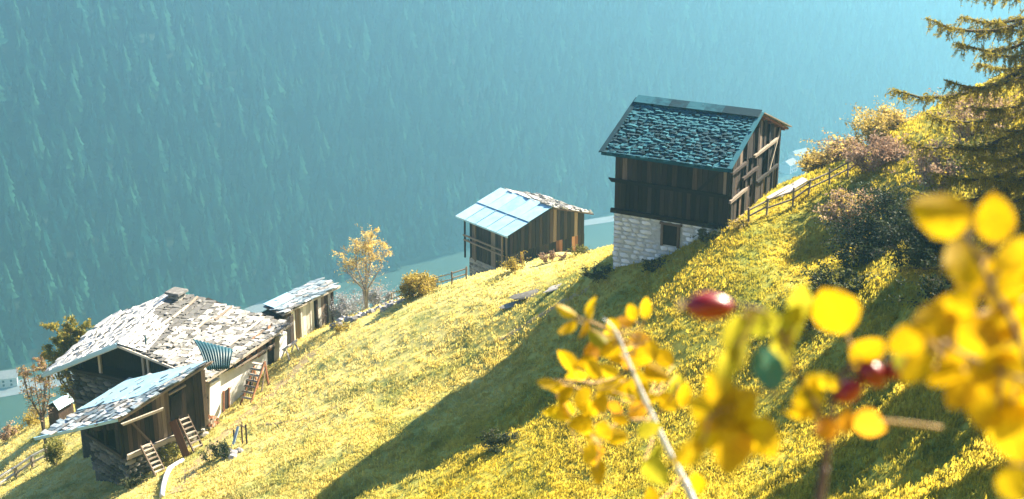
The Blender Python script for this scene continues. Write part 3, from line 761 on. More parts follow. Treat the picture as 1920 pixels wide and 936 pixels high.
    board(t, on_plane(440, 690, pw + NO * .5, NO), on_plane(516, 645, pw + NO * .5, NO), .14, .14, 'wood_pale', 'gallery_rail', up=NO)
    for px, py in ((447, 686), (480, 666), (512, 648)):
        a_ = on_plane(px, py, pw + NO * .45, NO); board(t, a_ - UP * .1, Vector((a_.x, a_.y, rz_right(a_) - .1)), .13, .13, 'wood_brown', 'post', up=NO)
        board(t, a_ - NO * .5, a_, .12, .12, 'wood_brown', 'bracket', up=UP)
    plank_wall(t, on_plane(531, 650, pw, NO), on_plane(551, 640, pw, NO), lambda f: on_plane(531, 672, pw, NO).z, lambda f: FER.z + .1, .4, 'wood_dark', NO)
    # roof
    dk = MB().patch(FEL, FER, FRR, FRL, .16).build('roof', 'wood_brown', t)
    lf = MB().patch(FFL, FFR, FRR, FRL, .16).build('roof', 'slate_blue', t)
    slates(dk, FEL, FER, FRR, FRL, 22, 20, 'slate_pale', .12, .08, 1.3, .18, tiltj=.08, alt='slate_mid', limit=300)
    slates(lf, FFL, FFR, FRR, FRL, 17, 9, 'slate_pale', .1, .09, 1.25, .14, joined='far_slates', tiltj=.09)
    up_r = (FER - FEL).cross(FRL - FEL).normalized(); up_r = up_r if up_r.z > 0 else -up_r
    up_l = (FRL - FFL).cross(FFR - FFL).normalized(); up_l = up_l if up_l.z > 0 else -up_l
    for u, v, ln in ((.62, .55, 2.4), (.85, .5, 2.6), (.55, .18, 2.2), (.8, .2, 2.8), (.35, .6, 1.8), (.45, .82, 2.2), (.25, .35, 1.9), (.7, .8, 2.4), (.9, .8, 1.6), (.15, .15, 1.6)):
        p = bil(FEL, FER, FRR, FRL, u, v) + up_r * .2; dr = ((FER - FEL) * (1 - v) + (FRR - FRL) * v).normalized()
        dr = (dr + (FRL - FEL).normalized() * rnd.uniform(-.06, .06)).normalized()
        board(dk, p - dr * ln / 2, p + dr * ln / 2, .17, .1, 'wood_pale', 'weighting_pole', up=up_r)
    for k in range(16):
        p = bil(FEL, FER, FRR, FRL, rnd.random(), rnd.random()) + up_r * .2
        link('weight_stone', rnd.choice(STONE['rock']), dk, frame(p, U, NL, UP, .2, .17, .12))
    sh = [bil(FEL, FER, FRR, FRL, u, v) + up_r * .19 for u, v in ((.03, .7), (.5, .78), (.55, 1.0), (0.0, 1.0))]
    MB().patch(*sh, .05).build('roof_sheet', 'plaster', dk)
    board(lf, FFL - U * .04 + up_l * .05, FRL - U * .04 + up_l * .05, .1, .26, 'wood_dark', 'verge_board', up=U.cross(FRL - FFL).normalized()).data = VERGE
    board(dk, FEL - U * .03, FRL - U * .03, .1, .16, 'wood_pale', 'verge_board', up=up_r)
    board(dk, FEL + NO * .05, FER + NO * .05, .16, .1, 'wood_pale', 'fascia', up=NO)
    for k in range(12):
        p = FEL + (FER - FEL) * ((k + .5) / 12) - UP * .2
        board(dk, p + NL * .9 + UP * .18, p + NO * .02, .1, .12, 'wood_brown', 'rafter_end', up=UP)
    # chimney
    c = P(333, 572, 95.6); mb = MB(); s = .45
    ring = lambda z, k: [c + U * (a_ * s * k) + NL * (b_ * s * k) + UP * z for a_, b_ in ((-1, -1), (1, -1), (1, 1), (-1, 1))]
    mb.prism(ring(-1.2, 1), ring(.75, .95)); ch = mb.build('chimney', 'stone_grey', t)
    mb = MB(); mb.prism(ring(.95, 1.35), ring(1.12, 1.3)); mb.build('cap', 'slate_pale', ch)
    mb = MB()
    for a_, b_ in ((-1, -1), (1, -1), (1, 1), (-1, 1)):
        q = c + U * a_ * s * .75 + NL * b_ * s * .75; mb.bar(q + UP * .7, q + UP * .97, .22)
    mb.build('cap_support', 'stone_grey', ch)
    p = bil(FEL, FER, FRR, FRL, .1, .75)
    MB().tube([p, p + UP * .9], [.07, .07], 8).build('vent_pipe', 'metal_teal', dk, True)
    # teal corrugated sheet hanging over the eave
    q = [P(361, 636, 86.4), P(437, 655, 86.3), P(430, 692, 84.7), P(388, 694, 83.9)]
    nu, nv = 44, 8; v = []; f = []
    nn = (q[1] - q[0]).cross(q[3] - q[0]).normalized(); nn = nn if nn.y < 0 else -nn
    for j in range(nv + 1):
        for i in range(nu + 1):
            p = bil(*q, i / nu, j / nv) + nn * (.045 * math.sin(i * 1.6) + .3 * math.sin(math.pi * j / nv)); v.append(p)
            if i and j: f.append(((j - 1) * (nu + 1) + i - 1, (j - 1) * (nu + 1) + i, j * (nu + 1) + i, j * (nu + 1) + i - 1))
    o = obj('corrugated_sheet', v, f, 'metal_teal', t, True); md = o.modifiers.new('thick', 'SOLIDIFY'); md.thickness = .02
VERGE = box_mesh('verge_board', 'metal_blue', 5, .01)  # shaded verges: the blue of the shade is put into their colour
farmhouse()

LA, LB, LC = P(65, 823, 80.6), P(222, 787, 78.8), P(395, 678, 83.6)
LD = LA + LC - LB
def leanto():
    t = thing('shed', 'long plank shed with a blue slate roof, built in front of the farmhouse gable', 'shed', on_ground((LA + LB) / 2))
    ub = LC - LB; ub.z = 0; ub.normalize(); nb = Vector((ub.y, -ub.x, 0)); nl = -nb
    wdt = (LA - LB).dot(nl)
    roofz = lambda p: (lambda a, b: bil(LB, LC, LD, LA, a, b).z)((Vector(p) - LB).dot(ub) / (LC - LB).dot(ub), (Vector(p) - LB).dot(nl) / wdt)
    p0 = LB + ub * .35 + nl * .3; ln = (LC - LB).dot(ub) - .7; wd = wdt - 1.0
    c = [p0, p0 + ub * ln, p0 + ub * ln + nl * wd, p0 + nl * wd]
    gz = [H(q.x, q.y) for q in c]
    block(p0 + ub * ln / 2 + nl * wd / 2, ub, ln / 2, wd / 2)
    e = .1
    ci = [p0 + ub * e + nl * e, p0 + ub * (ln - e) + nl * e, p0 + ub * (ln - e) + nl * (wd - e), p0 + ub * e + nl * (wd - e)]
    fl = on_plane(219, 858, p0, nb).z - .15      # floor of the timber part
    building_box(t, ci, min(gz) - 2, fl, 'stone_shaded', 'stone_base')
    cj = [ci[0] + ub * 1.9, ci[1], ci[2], ci[3] + ub * 1.9]
    mb = MB(); mb.prism([(q.x, q.y, fl + .05) for q in cj], [(q.x, q.y, roofz(q) - .22) for q in cj]); mb.build('timber_core', 'dark_inside', t)
    building_box(t, ci, fl + .003, fl + .05, 'dark_inside', 'floor')
    for side, off in ((ci[0], nl * .06), (ci[3], -nl * .06)):
        q0, q1 = side, side + ub * 2.0; mb = MB(); w_ = off
        mb.prism([(q0.x, q0.y, fl + .05), (q1.x, q1.y, fl + .05), (q1.x + w_.x, q1.y + w_.y, fl + .05), (q0.x + w_.x, q0.y + w_.y, fl + .05)], [(q0.x, q0.y, roofz(q0) - .22), (q1.x, q1.y, roofz(q1) - .22), (q1.x + w_.x, q1.y + w_.y, roofz(q1) - .22), (q0.x + w_.x, q0.y + w_.y, roofz(q0) - .22)]); mb.build('side_lining', 'dark_inside', t)
    sb = [o for o in t.children if o.name.startswith('stone_base')][0]
    stone_wall(sb, c[3], c[0], lambda f: fl - 2.6, lambda f: fl, .5, 'stone_shaded', -ub)
    stone_wall(sb, c[0], c[1], lambda f: fl - 2.2, lambda f: fl, .5, 'stone_grey', nb)
    zb = lambda f: fl + f * .25
    plank_wall(t, c[0], c[1], zb, lambda f: roofz(c[0] + (c[1] - c[0]) * f) - .2, .3, 'wood_brown', nb, alt='wood_dark', skip=.12, jitter=.3)
    plank_wall(t, c[3], c[0], lambda f: roofz(c[3] + (c[0] - c[3]) * f) - .75, lambda f: roofz(c[3] + (c[0] - c[3]) * f) - .2, .4, 'wood_dark', -ub)
    plank_wall(t, c[3], c[3] + (c[0] - c[3]) * .3, lambda f: fl, lambda f: roofz(c[3] + (c[0] - c[3]) * f * .3) - .8, .4, 'wood_dark', -ub)
    plank_wall(t, c[3] + (c[0] - c[3]) * .8, c[0], lambda f: fl, lambda f: roofz(c[3] + (c[0] - c[3]) * (.8 + .2 * f)) - .8, .4, 'wood_dark', -ub)
    for f in (.02, .55, .98):
        q = c[3] + (c[0] - c[3]) * f - ub * .1; board(t, (q.x, q.y, fl - .1), (q.x, q.y, roofz(q) - .15), .2, .18, 'wood_dark', 'post', up=-ub)
    board(t, c[3] - ub * .12 + UP * (fl - c[3].z), c[0] - ub * .12 + UP * (fl - c[0].z), .22, .2, 'wood_dark', 'sill_beam', up=-ub)
    a_, b_ = c[0] + nb * .25, c[0] + nb * .25 + ub * ln * .62
    board(t, (a_.x, a_.y, fl + .05), (b_.x, b_.y, fl + .2), .3, .2, 'wood_pale', 'sill_beam', up=nb)
    a_ = c[0] + nb * .15 + ub * .6; b_ = c[0] + nb * .15 + ub * 1.9
    board(t, (a_.x, a_.y, fl + 2.2), (b_.x, b_.y, fl + .2), .14, .1, 'wood_brown', 'brace', up=nb)
    plate([(318, 745), (338, 731), (338, 775), (318, 788)], p0, nb, .1, .16, 'dark_inside', 'door', t)
    pl = on_plane(316, 740, p0 + nb * .3, nb); pr = on_plane(348, 722, p0 + nb * .3, nb); board(t, pl, pr, .12, .12, 'wood_pale', 'lintel', up=nb)
    rf = MB().patch(LB, LC, LD, LA, .14).build('roof', 'wood_brown', t)
    slates(rf, LB, LC, LD, LA, 16, 8, 'slate_blue', .08, .07, 1.3, .15, alt='slate_pale', tiltj=.06)
    up = (LC - LB).cross(LA - LB).normalized(); up = up if up.z > 0 else -up
    board(rf, LB + nb * .04 - UP * .05, LC + nb * .04 - UP * .05, .16, .1, 'wood_pale', 'fascia', up=nb)
    board(rf, LA - ub * .03, LB - ub * .03, .1, .2, 'wood_dark', 'verge_board', up=up).data = VERGE
    a_, b_ = LB + nb * .25 + ub * .1 - UP * .28, LB + nb * .25 + ub * 3.0 - UP * .2
    board(t, a_, b_, .16, .14, 'wood_pale', 'eave_pole', up=nb)
    for q0, q1 in ((.45, .98),):      # metal flashing strip near the upper end
        pp = [bil(LB, LC, LD, LA, u, v) + up * .17 for u, v in ((q0, .25), (q1, .0), (q1, 1.0), (q0, 1.0))]
        MB().patch(*pp, .03).build('metal_sheet', 'metal_blue', rf)
leanto()

def annex():
    a, b, c = P(494, 574, 99.5), P(529, 590, 95.8), P(636, 537, 101.5); d = a + c - b
    ub = c - b; ub.z = 0; ub.normalize(); nb = Vector((ub.y, -ub.x, 0)); nl = -nb
    t = thing('shed', 'little bright plank shed with a blue roof behind the farmhouse', 'shed', on_ground((b + c) / 2 + nl))
    p0 = b + ub * .4 + nl * .3; ln = (c - b).dot(ub) - 1.1; wd = (a - b).dot(nl) - .8
    rz = lambda p: bil(b, c, d, a, (Vector(p) - b).dot(ub) / (c - b).dot(ub), (Vector(p) - b).dot(nl) / (a - b).dot(nl)).z
    cs = [p0, p0 + ub * ln, p0 + ub * ln + nl * wd, p0 + nl * wd]; g = min(H(q.x, q.y) for q in cs) - 1
    ci = [p0 + ub * .1 + nl * .1, p0 + ub * (ln - .1) + nl * .1, cs[2] - ub * .1 - nl * .1, cs[3] + ub * .1 - nl * .1]
    mb = MB(); mb.prism([(q.x, q.y, g) for q in ci], [(q.x, q.y, rz(q) - .2) for q in ci]); mb.build('timber_core', 'dark_inside', t)
    plank_wall(t, cs[0], cs[1], lambda f: H(*(cs[0] + (cs[1] - cs[0]) * f)[:2]) - .2, lambda f: rz(cs[0] + (cs[1] - cs[0]) * f) - .16, .42, 'wood_white', nb, alt='wood_brown', skip=.14)  # sunny side in whiter boards: sunlight put into their colour
    plank_wall(t, cs[3], cs[0], lambda f: H(*(cs[3] + (cs[0] - cs[3]) * f)[:2]) - .3, lambda f: rz(cs[3] + (cs[0] - cs[3]) * f) - .16, .42, 'wood_dark', -ub)
    for f in (.0, .33, .66, 1.0):
        q = cs[0] + (cs[1] - cs[0]) * f + nb * .12; board(t, (q.x, q.y, H(q.x, q.y) - .2), (q.x, q.y, rz(q) - .1), .18, .18, 'wood_white' if f in (.33,) else 'wood_brown', 'post', up=nb)
    rf = MB().patch(b, c, d, a, .12).build('roof', 'wood_brown', t)
    slates(rf, b, c, d, a, 11, 6, 'slate_blue', .08, .07, 1.35, .14, alt='slate_pale', tiltj=.06)
    board(rf, b + nb * .04 - UP * .04, c + nb * .04 - UP * .04, .14, .1, 'wood_pale', 'fascia', up=nb)
    up = (c - b).cross(a - b).normalized(); up = up if up.z > 0 else -up
    MB().patch(*[bil(b, c, d, a, u, v) + up * .18 for u, v in ((.02, .45), (.4, .5), (.42, 1.0), (0, 1.0))], .03).build('metal_sheet', 'metal_blue', rf)
annex()

def side_shed():
    o = on_plane(112, 752, Vector((0, 106, 0)), Vector((0, 1, 0))); t = thing('shed', 'tiny outhouse with a pale blue metal roof below the farmhouse eave', 'shed', on_ground(o))
    g = H(o.x, o.y) - 1
    building_box(t, [o + U * a_ * .9 + NL * b_ * .55 for a_, b_ in ((-1, -1), (1, -1), (1, 1), (-1, 1))], g, o.z - .1, 'wood_brown', 'wall')
    e0, e1 = o - U * 1.1 + NL * .85 - UP * .25, o + U * 1.1 + NL * .85 - UP * .25; r0, r1 = o - U * 1.1 + UP * .45 + NO * .3, o + U * 1.1 + UP * .45 + NO * .3
    MB().patch(e0, e1, r1, r0, .05).build('roof', 'metal_blue', t)
    MB().patch(r0 + NO * .02, r1 + NO * .02, o + U * 1.1 + NO * .8 - UP * .2, o - U * 1.1 + NO * .8 - UP * .2, .05).build('roof', 'metal_blue', t)
side_shed()

# ------------------------------------------------------------------ grass
def tuft(seed, n=13, spread=.22, h=.115):
    r = random.Random(seed); v = []; f = []
    for i in range(n):
        a = r.uniform(0, 6.28); q = r.uniform(0, spread); x, y = q * math.cos(a), q * math.sin(a)
        b = r.uniform(0, 6.28); w = r.uniform(.012, .026); hh = h * r.uniform(.45, 1.1); le = r.uniform(.1, .55) * hh; c = r.uniform(0, 6.28)
        k = len(v); dx, dy = w * math.cos(b), w * math.sin(b); lx, ly = le * math.cos(c), le * math.sin(c)
        v += [(x - dx, y - dy, -.06), (x + dx, y + dy, -.06), (x + dx * .7 + lx * .35, y + dy * .7 + ly * .35, hh * .6), (x - dx * .7 + lx * .35, y - dy * .7 + ly * .35, hh * .6), (x + lx, y + ly, hh)]
        f += [(k, k + 1, k + 2, k + 3), (k + 3, k + 2, k + 4)]
    return hidden_source('tuft_shape', v, f, 'grass')
N = 480000
gxr = rng.uniform(-52, 34, N); gyr = rng.uniform(34, 120, N)
den = .62 + 1.3 * fbm(gxr, gyr, 61, .5, 3, 1.0, .6)
near_f = np.clip((95 - gyr) / 45, .25, 1)
ok = (rng.random(N) < np.clip(den * near_f, .05, 1))
for q in BLOCK:                        # no grass inside the houses
    c_, ax, ay, hx, hy = q
    dx, dy = gxr - c_[0], gyr - c_[1]
    ok &= ~((np.abs(dx * ax[0] + dy * ax[1]) < hx) & (np.abs(dx * ay[0] + dy * ay[1]) < hy))
gxr, gyr = gxr[ok], gyr[ok]
gzr = relief(gxr, gyr)
gs = rng.uniform(.6, 1.25, gxr.size) * (1 + .5 * fbm(gxr, gyr, 62, .2, 2))
grass = scatter('grass', np.stack([gxr, gyr, gzr], -1), np.stack([gs * 1.15, gs * 1.15, gs], -1), np.stack([rng.normal(0, .15, gs.size), -.15 + rng.normal(0, .15, gs.size), rng.uniform(0, 6.28, gs.size)], -1), [tuft(i) for i in range(6)], 'grass')
tags(grass, 'dry yellow meadow grass covering the slope', 'grass', kind='stuff')

# ------------------------------------------------------------------ trees and bushes
def leaf_quads(pts, size, r, wide=.45):
    """one small bent leaf-sized face per point, random attitude"""
    n = len(pts); d = r.normal(size=(n, 3)); d /= np.linalg.norm(d, axis=1)[:, None]
    e = np.cross(d, r.normal(size=(n, 3))); e /= np.linalg.norm(e, axis=1)[:, None]
    s = size * r.uniform(.6, 1.4, (n, 1)); p = np.asarray(pts)
    v = np.stack([p - d * s, p + e * s * wide, p + d * s, p - e * s * wide], 1).reshape(-1, 3)
    return v, np.arange(4 * n).reshape(-1, 4)
def fast_mesh(name, v, q, m, parent):
    me = bpy.data.meshes.new(name); q = np.asarray(q)
    me.vertices.add(len(v)); me.vertices.foreach_set('co', np.asarray(v, np.float32).ravel())
    k = q.shape[1]; me.loops.add(q.size); me.loops.foreach_set('vertex_index', q.ravel().astype(np.int32))
    me.polygons.add(len(q)); me.polygons.foreach_set('loop_start', np.arange(0, q.size, k, dtype=np.int32)); me.polygons.foreach_set('loop_total', np.full(len(q), k, np.int32))
    me.materials.append(M[m]); me.update(calc_edges=True)
    return link(name, me, parent)
def grow(base, h, spread, seed, levels=3, nb=4, r0=.06, lean=(0, 0, 0), trunk=.35):
    """branch skeleton; returns tubes and tip points"""
    r = random.Random(seed); mb = MB(); tips = []; segs = []
    def rec(p, d, ln, rad, lv):
        pts = [p]; q = p.copy(); dd = d.copy()
        for i in range(4):
            dd = (dd + Vector((r.gauss(0, .13), r.gauss(0, .13), r.gauss(.03, .08)))).normalized(); q = q + dd * ln / 4; pts.append(q.copy())
        mb.tube(pts, [rad * (1 - .13 * i) for i in range(5)], 5 if lv < 2 else 3)
        if lv >= levels - 1: segs.append((pts[1], pts[4]))
        if lv == levels: tips.append(q); return
        for k in range(nb + r.randint(-1, 1)):
            f = r.uniform(.35, 1.0); b = pts[min(4, int(f * 4) + (1 if f < .99 else 0))]
            a = r.uniform(0, 6.28); e = Vector((math.cos(a) * spread, math.sin(a) * spread, r.uniform(.25, 1.0))).normalized()
            rec(b, (dd * .5 + e).normalized(), ln * r.uniform(.5, .75), rad * .5, lv + 1)
    rec(Vector(base), (UP + Vector(lean)).normalized(), h * trunk, r0, 0)
    return mb, tips, segs
def leafy(t, segs, n, size, m, seed, name='foliage', jit=.12, sel=None):
    r = np.random.default_rng(seed); A_ = np.array([s[0] for s in segs]); B_ = np.array([s[1] for s in segs])
    k = r.integers(0, len(segs), n); f = r.uniform(0, 1.03, (n, 1)); p = A_[k] * (1 - f) + B_[k] * f + r.normal(0, jit, (n, 3))
    if sel is not None: p = p[sel(p, r)]
    v, q = leaf_quads(p, size, r)
    return fast_mesh(name, v, q, m, t)
def tree(name, label, cat, base, h, spread, m, bark, n, size, seed, levels=3, nb=4, r0=.08, jit=.12, sel=None, group=None, m2=None, trunk=.35, lean=(0, 0, 0)):
    t = thing(name, label, cat, base, group)
    mb, tips, segs = grow(Vector(base) - UP * .15, h, spread, seed, levels, nb, r0, lean, trunk)
    mb.build('trunk', bark, t, True)
    leafy(t, segs, n, size, m, seed, 'crown', jit, sel)
    if m2: leafy(t, segs, n // 2, size, m2, seed + 1, 'crown', jit, sel)
    return t
def bush(name, label, cat, base, h, w, m, n, size, seed, stems=9, bark='bark', group=None, m2=None, jit=.14, depth=None):
    t = thing(name, label, cat, base, group); r = random.Random(seed); mb = MB(); segs = []; b = Vector(base); depth = depth or w
    for i in range(stems):
        a = r.uniform(0, 6.28); q = math.sqrt(r.random()); top = b + Vector((math.cos(a) * q * w / 2, math.sin(a) * q * depth / 2, h * r.uniform(.6, 1.05) * (1.05 - .45 * q * q)))
        root = b + Vector((math.cos(a) * q * w * .22, math.sin(a) * q * depth * .22, 0)); root.z = H(root.x, root.y) - .1
        mid = (root + top) / 2 + Vector((r.gauss(0, .08) * w, r.gauss(0, .08) * w, h * .08))
        mb.tube([root, mid, top], [.035 * h / 2, .022 * h / 2, .008], 4); segs += [(mid, top)] * 2 + [(root + (mid - root) * .5, mid)]
        for k in range(5):
            f = r.uniform(.2, 1); s0 = root + (mid - root) * f * 2 if f < .5 else mid + (top - mid) * (f * 2 - 1)
            e = s0 + Vector((r.gauss(0, .2) * w, r.gauss(0, .2) * depth, r.uniform(-.05, .3) * h)); e.z = max(e.z, H(e.x, e.y) + .05)
            mb.tube([s0, (s0 + e) / 2 + UP * .05, e], [.015, .01, .005], 3); segs.append((s0, e))
    mb.build('stems', bark, t)
    leafy(t, segs, n, size, m, seed, 'foliage', jit * h / 2)
    if m2: leafy(t, segs, n // 2, size, m2, seed + 1, 'foliage', jit * h / 2)
    return t
g = ground_at
# slender tree at the edge, orange top over bare grey branches
tb = P(687, 582, 97.0); tb.z = H(tb.x, tb.y)
tz = tb.z
def fan_tree(name, label, base, Ht_, rad_, layers, seed, bark, stems=9, low=.42, r0=.09, size=.08):
    t = thing(name, label, 'tree', base); rr_ = random.Random(seed); wood = MB(); segs = []; tz = base.z
    for k in range(stems):                       # several stems fanning out from one foot
        a_ = 2 * math.pi * k / stems + rr_.uniform(-.3, .3); q9 = rr_.uniform(.2, 1.0); sp_ = q9 * rad_; top = base + Vector((math.cos(a_) * sp_, math.sin(a_) * sp_ * .8, Ht_ * (.98 - .26 * q9 ** 2) * rr_.uniform(.88, 1.0)))
        pts = [base - UP * .1, base + Vector((math.cos(a_) * sp_ * .12, math.sin(a_) * sp_ * .12, Ht_ * .28)), base.lerp(top, .6) + Vector((math.cos(a_) * .2, math.sin(a_) * .2, .25)), top]
        wood.tube(pts, [r0, r0 * .66, r0 * .4, .01], 5)
        for j in range(16):
            f = rr_.uniform(.3, 1.0); i_ = min(2, int(f * 3)); p_ = pts[i_].lerp(pts[i_ + 1], f * 3 - i_); b2 = rr_.uniform(0, 6.28); ln_ = rr_.uniform(.5, 1.25) * (1.25 - .6 * f) * rad_ / 2.15
            e_ = p_ + Vector((math.cos(b2) * ln_, math.sin(b2) * ln_, rr_.uniform(-.1, .75) * ln_)); wood.tube([p_, p_.lerp(e_, .5) + UP * .06, e_], [.022, .014, .005], 3); segs.append((p_, e_))
            for m_ in range(3):
                q_ = p_.lerp(e_, rr_.uniform(.3, 1)); w_ = q_ + Vector((rr_.gauss(0, .3), rr_.gauss(0, .3), rr_.gauss(.08, .2))) * (rad_ / 2.15); wood.tube([q_, w_], [.009, .004], 3); segs.append((q_, w_))
    wood.build('trunk', bark, t)
    topsel = lambda p, r: r.random(len(p)) < np.clip((p[:, 2] - tz - low * Ht_) / (.4 * Ht_), .1, 1) ** 1.3
    for i, (n_, m_) in enumerate(layers): leafy(t, segs, n_, size, m_, seed + i, 'crown', .09 * rad_ / 2.15, topsel)
fan_tree('tree', 'slender half-bare tree with a pale orange top at the meadow edge', tb, P(687, 428, 97.0).z - tz, 2.15, [(8500, 'leaf_straw'), (2600, 'leaf_orange')], 12, 'bark_grey', size=.072)
bush('bush', 'round golden bush at the meadow edge between tree and hut', 'bush', g(783, 556), 1.75, 2.6, 'leaf_yellow', 4200, .085, 21, 14, m2='leaf_straw')
for i, (px, py, Y, h_, w_, lab) in enumerate([(655, 590, 101, 2.6, 3.2, 'pale grey bare thicket beside the little bright shed'), (640, 600, 100, 1.6, 2.4, 'low pale grey scrub against the shed wall'), (715, 575, 99, 1.5, 2.6, 'low pale scrub at the foot of the slender tree')]):
    p = P(px, py, Y); p.z = H(p.x, p.y); bush('bare_shrub', lab, 'shrub', p, h_, w_, 'leaf_grey', 1800, .08, 30 + i, 10, 'bark_grey', group='grey scrub at the meadow edge')
# behind the farmhouse on the left
p = P(140, 705, 101); p.z = H(p.x, p.y); fan_tree('tree', 'bushy olive and yellow tree behind the low eave of the farmhouse', p, P(140, 596, 101).z - p.z, 2.3, [(26000, 'leaf_olive'), (16000, 'leaf_yellow')], 41, 'bark', 16, .42, .14, .11)
p = P(72, 725, 102); p.z = H(p.x, p.y); fan_tree('tree', 'small russet shrubby tree at the far corner of the farmhouse', p, P(72, 636, 102).z - p.z, 1.5, [(6500, 'leaf_pink'), (2500, 'leaf_straw')], 43, 'bark', 10, .4, .1, .09)
for px, py, Y, h_, w_, m_, lab in [(62, 800, 111, 1.8, 3.0, 'leaf_yellow', 'low yellow bush on the crest below the farmhouse eave'), (95, 762, 93.5, 2.2, 2.0, 'leaf_olive', 'grey-green bush at the corner of the stone gable'), (18, 822, 111, 1.2, 1.6, 'leaf_pink', 'small russet bush at the crest by the picture edge')]:
    q = P(px, py, Y); q.z = H(q.x, q.y); bush('bush', lab, 'bush', q, h_, w_, m_, 1300, .09, int(px), 8, group='bushes by the farmhouse')
# around the yard
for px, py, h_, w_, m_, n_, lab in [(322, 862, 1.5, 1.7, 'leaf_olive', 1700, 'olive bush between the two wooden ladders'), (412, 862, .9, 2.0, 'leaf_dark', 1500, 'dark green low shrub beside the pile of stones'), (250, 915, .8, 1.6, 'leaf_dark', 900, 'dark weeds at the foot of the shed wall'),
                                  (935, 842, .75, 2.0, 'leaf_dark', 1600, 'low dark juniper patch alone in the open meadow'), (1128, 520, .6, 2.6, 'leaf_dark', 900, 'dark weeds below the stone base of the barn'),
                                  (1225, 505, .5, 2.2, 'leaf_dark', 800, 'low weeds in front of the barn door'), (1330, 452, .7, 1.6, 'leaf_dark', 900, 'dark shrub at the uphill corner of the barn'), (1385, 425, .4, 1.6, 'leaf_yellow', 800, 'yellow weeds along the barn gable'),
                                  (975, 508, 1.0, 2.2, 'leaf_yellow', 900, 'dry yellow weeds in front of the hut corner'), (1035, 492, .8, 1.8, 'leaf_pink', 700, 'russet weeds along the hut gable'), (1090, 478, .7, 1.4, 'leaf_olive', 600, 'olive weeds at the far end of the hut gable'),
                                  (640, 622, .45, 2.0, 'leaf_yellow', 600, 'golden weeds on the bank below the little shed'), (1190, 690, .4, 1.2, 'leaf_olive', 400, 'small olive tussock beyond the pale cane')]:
    q = g(px, py); bush('weeds' if 'weeds' in lab or 'tussock' in lab else 'bush', lab, 'weeds' if 'weeds' in lab or 'tussock' in lab else 'bush', q, h_, w_, m_, n_, .07, int(px * 3 + py), 8, group='low growth on the meadow')
# shrubs of the right-hand bank
bank = [(1545, 305, 86, 1.2, 3.2, 'leaf_straw', 'leaf_yellow', 'pale straw shrub on the skyline, nearest the fence'), (1600, 285, 85, 1.5, 3.6, 'leaf_straw', 'leaf_pink', 'russet and gold shrub on the skyline, second from the fence'),
        (1650, 275, 82, 2.1, 3.8, 'leaf_straw', 'leaf_yellow', 'tall golden shrub on the skyline touching the larch'), (1640, 330, 76, 1.6, 3.2, 'leaf_pink', None, 'dry russet scrub under the skyline shrubs'),
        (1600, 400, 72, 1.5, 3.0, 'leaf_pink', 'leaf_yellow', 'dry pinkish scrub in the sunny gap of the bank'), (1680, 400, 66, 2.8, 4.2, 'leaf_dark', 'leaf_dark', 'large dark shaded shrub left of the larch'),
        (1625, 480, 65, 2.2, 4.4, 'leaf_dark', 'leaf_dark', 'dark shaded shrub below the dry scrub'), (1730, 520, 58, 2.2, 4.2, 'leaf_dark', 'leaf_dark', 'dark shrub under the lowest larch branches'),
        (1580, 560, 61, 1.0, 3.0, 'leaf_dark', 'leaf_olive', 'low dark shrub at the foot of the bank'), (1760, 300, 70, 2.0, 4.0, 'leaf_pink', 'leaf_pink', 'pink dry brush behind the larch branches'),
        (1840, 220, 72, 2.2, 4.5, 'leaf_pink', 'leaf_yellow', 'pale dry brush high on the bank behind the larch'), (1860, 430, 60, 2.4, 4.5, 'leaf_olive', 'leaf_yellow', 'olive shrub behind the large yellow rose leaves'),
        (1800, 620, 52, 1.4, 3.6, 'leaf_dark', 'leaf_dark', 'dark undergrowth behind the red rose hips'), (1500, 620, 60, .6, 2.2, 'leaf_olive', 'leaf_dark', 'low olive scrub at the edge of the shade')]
for i, (px, py, Y, h_, w_, m_, m2, lab) in enumerate(bank):
    q = P(px, py, Y); q.z = H(q.x, q.y); bush('shrub', lab, 'shrub', q, h_, w_, m_, 4200, .085, 200 + i, 22, m2=m2, group='shrubs on the bank', jit=.13)

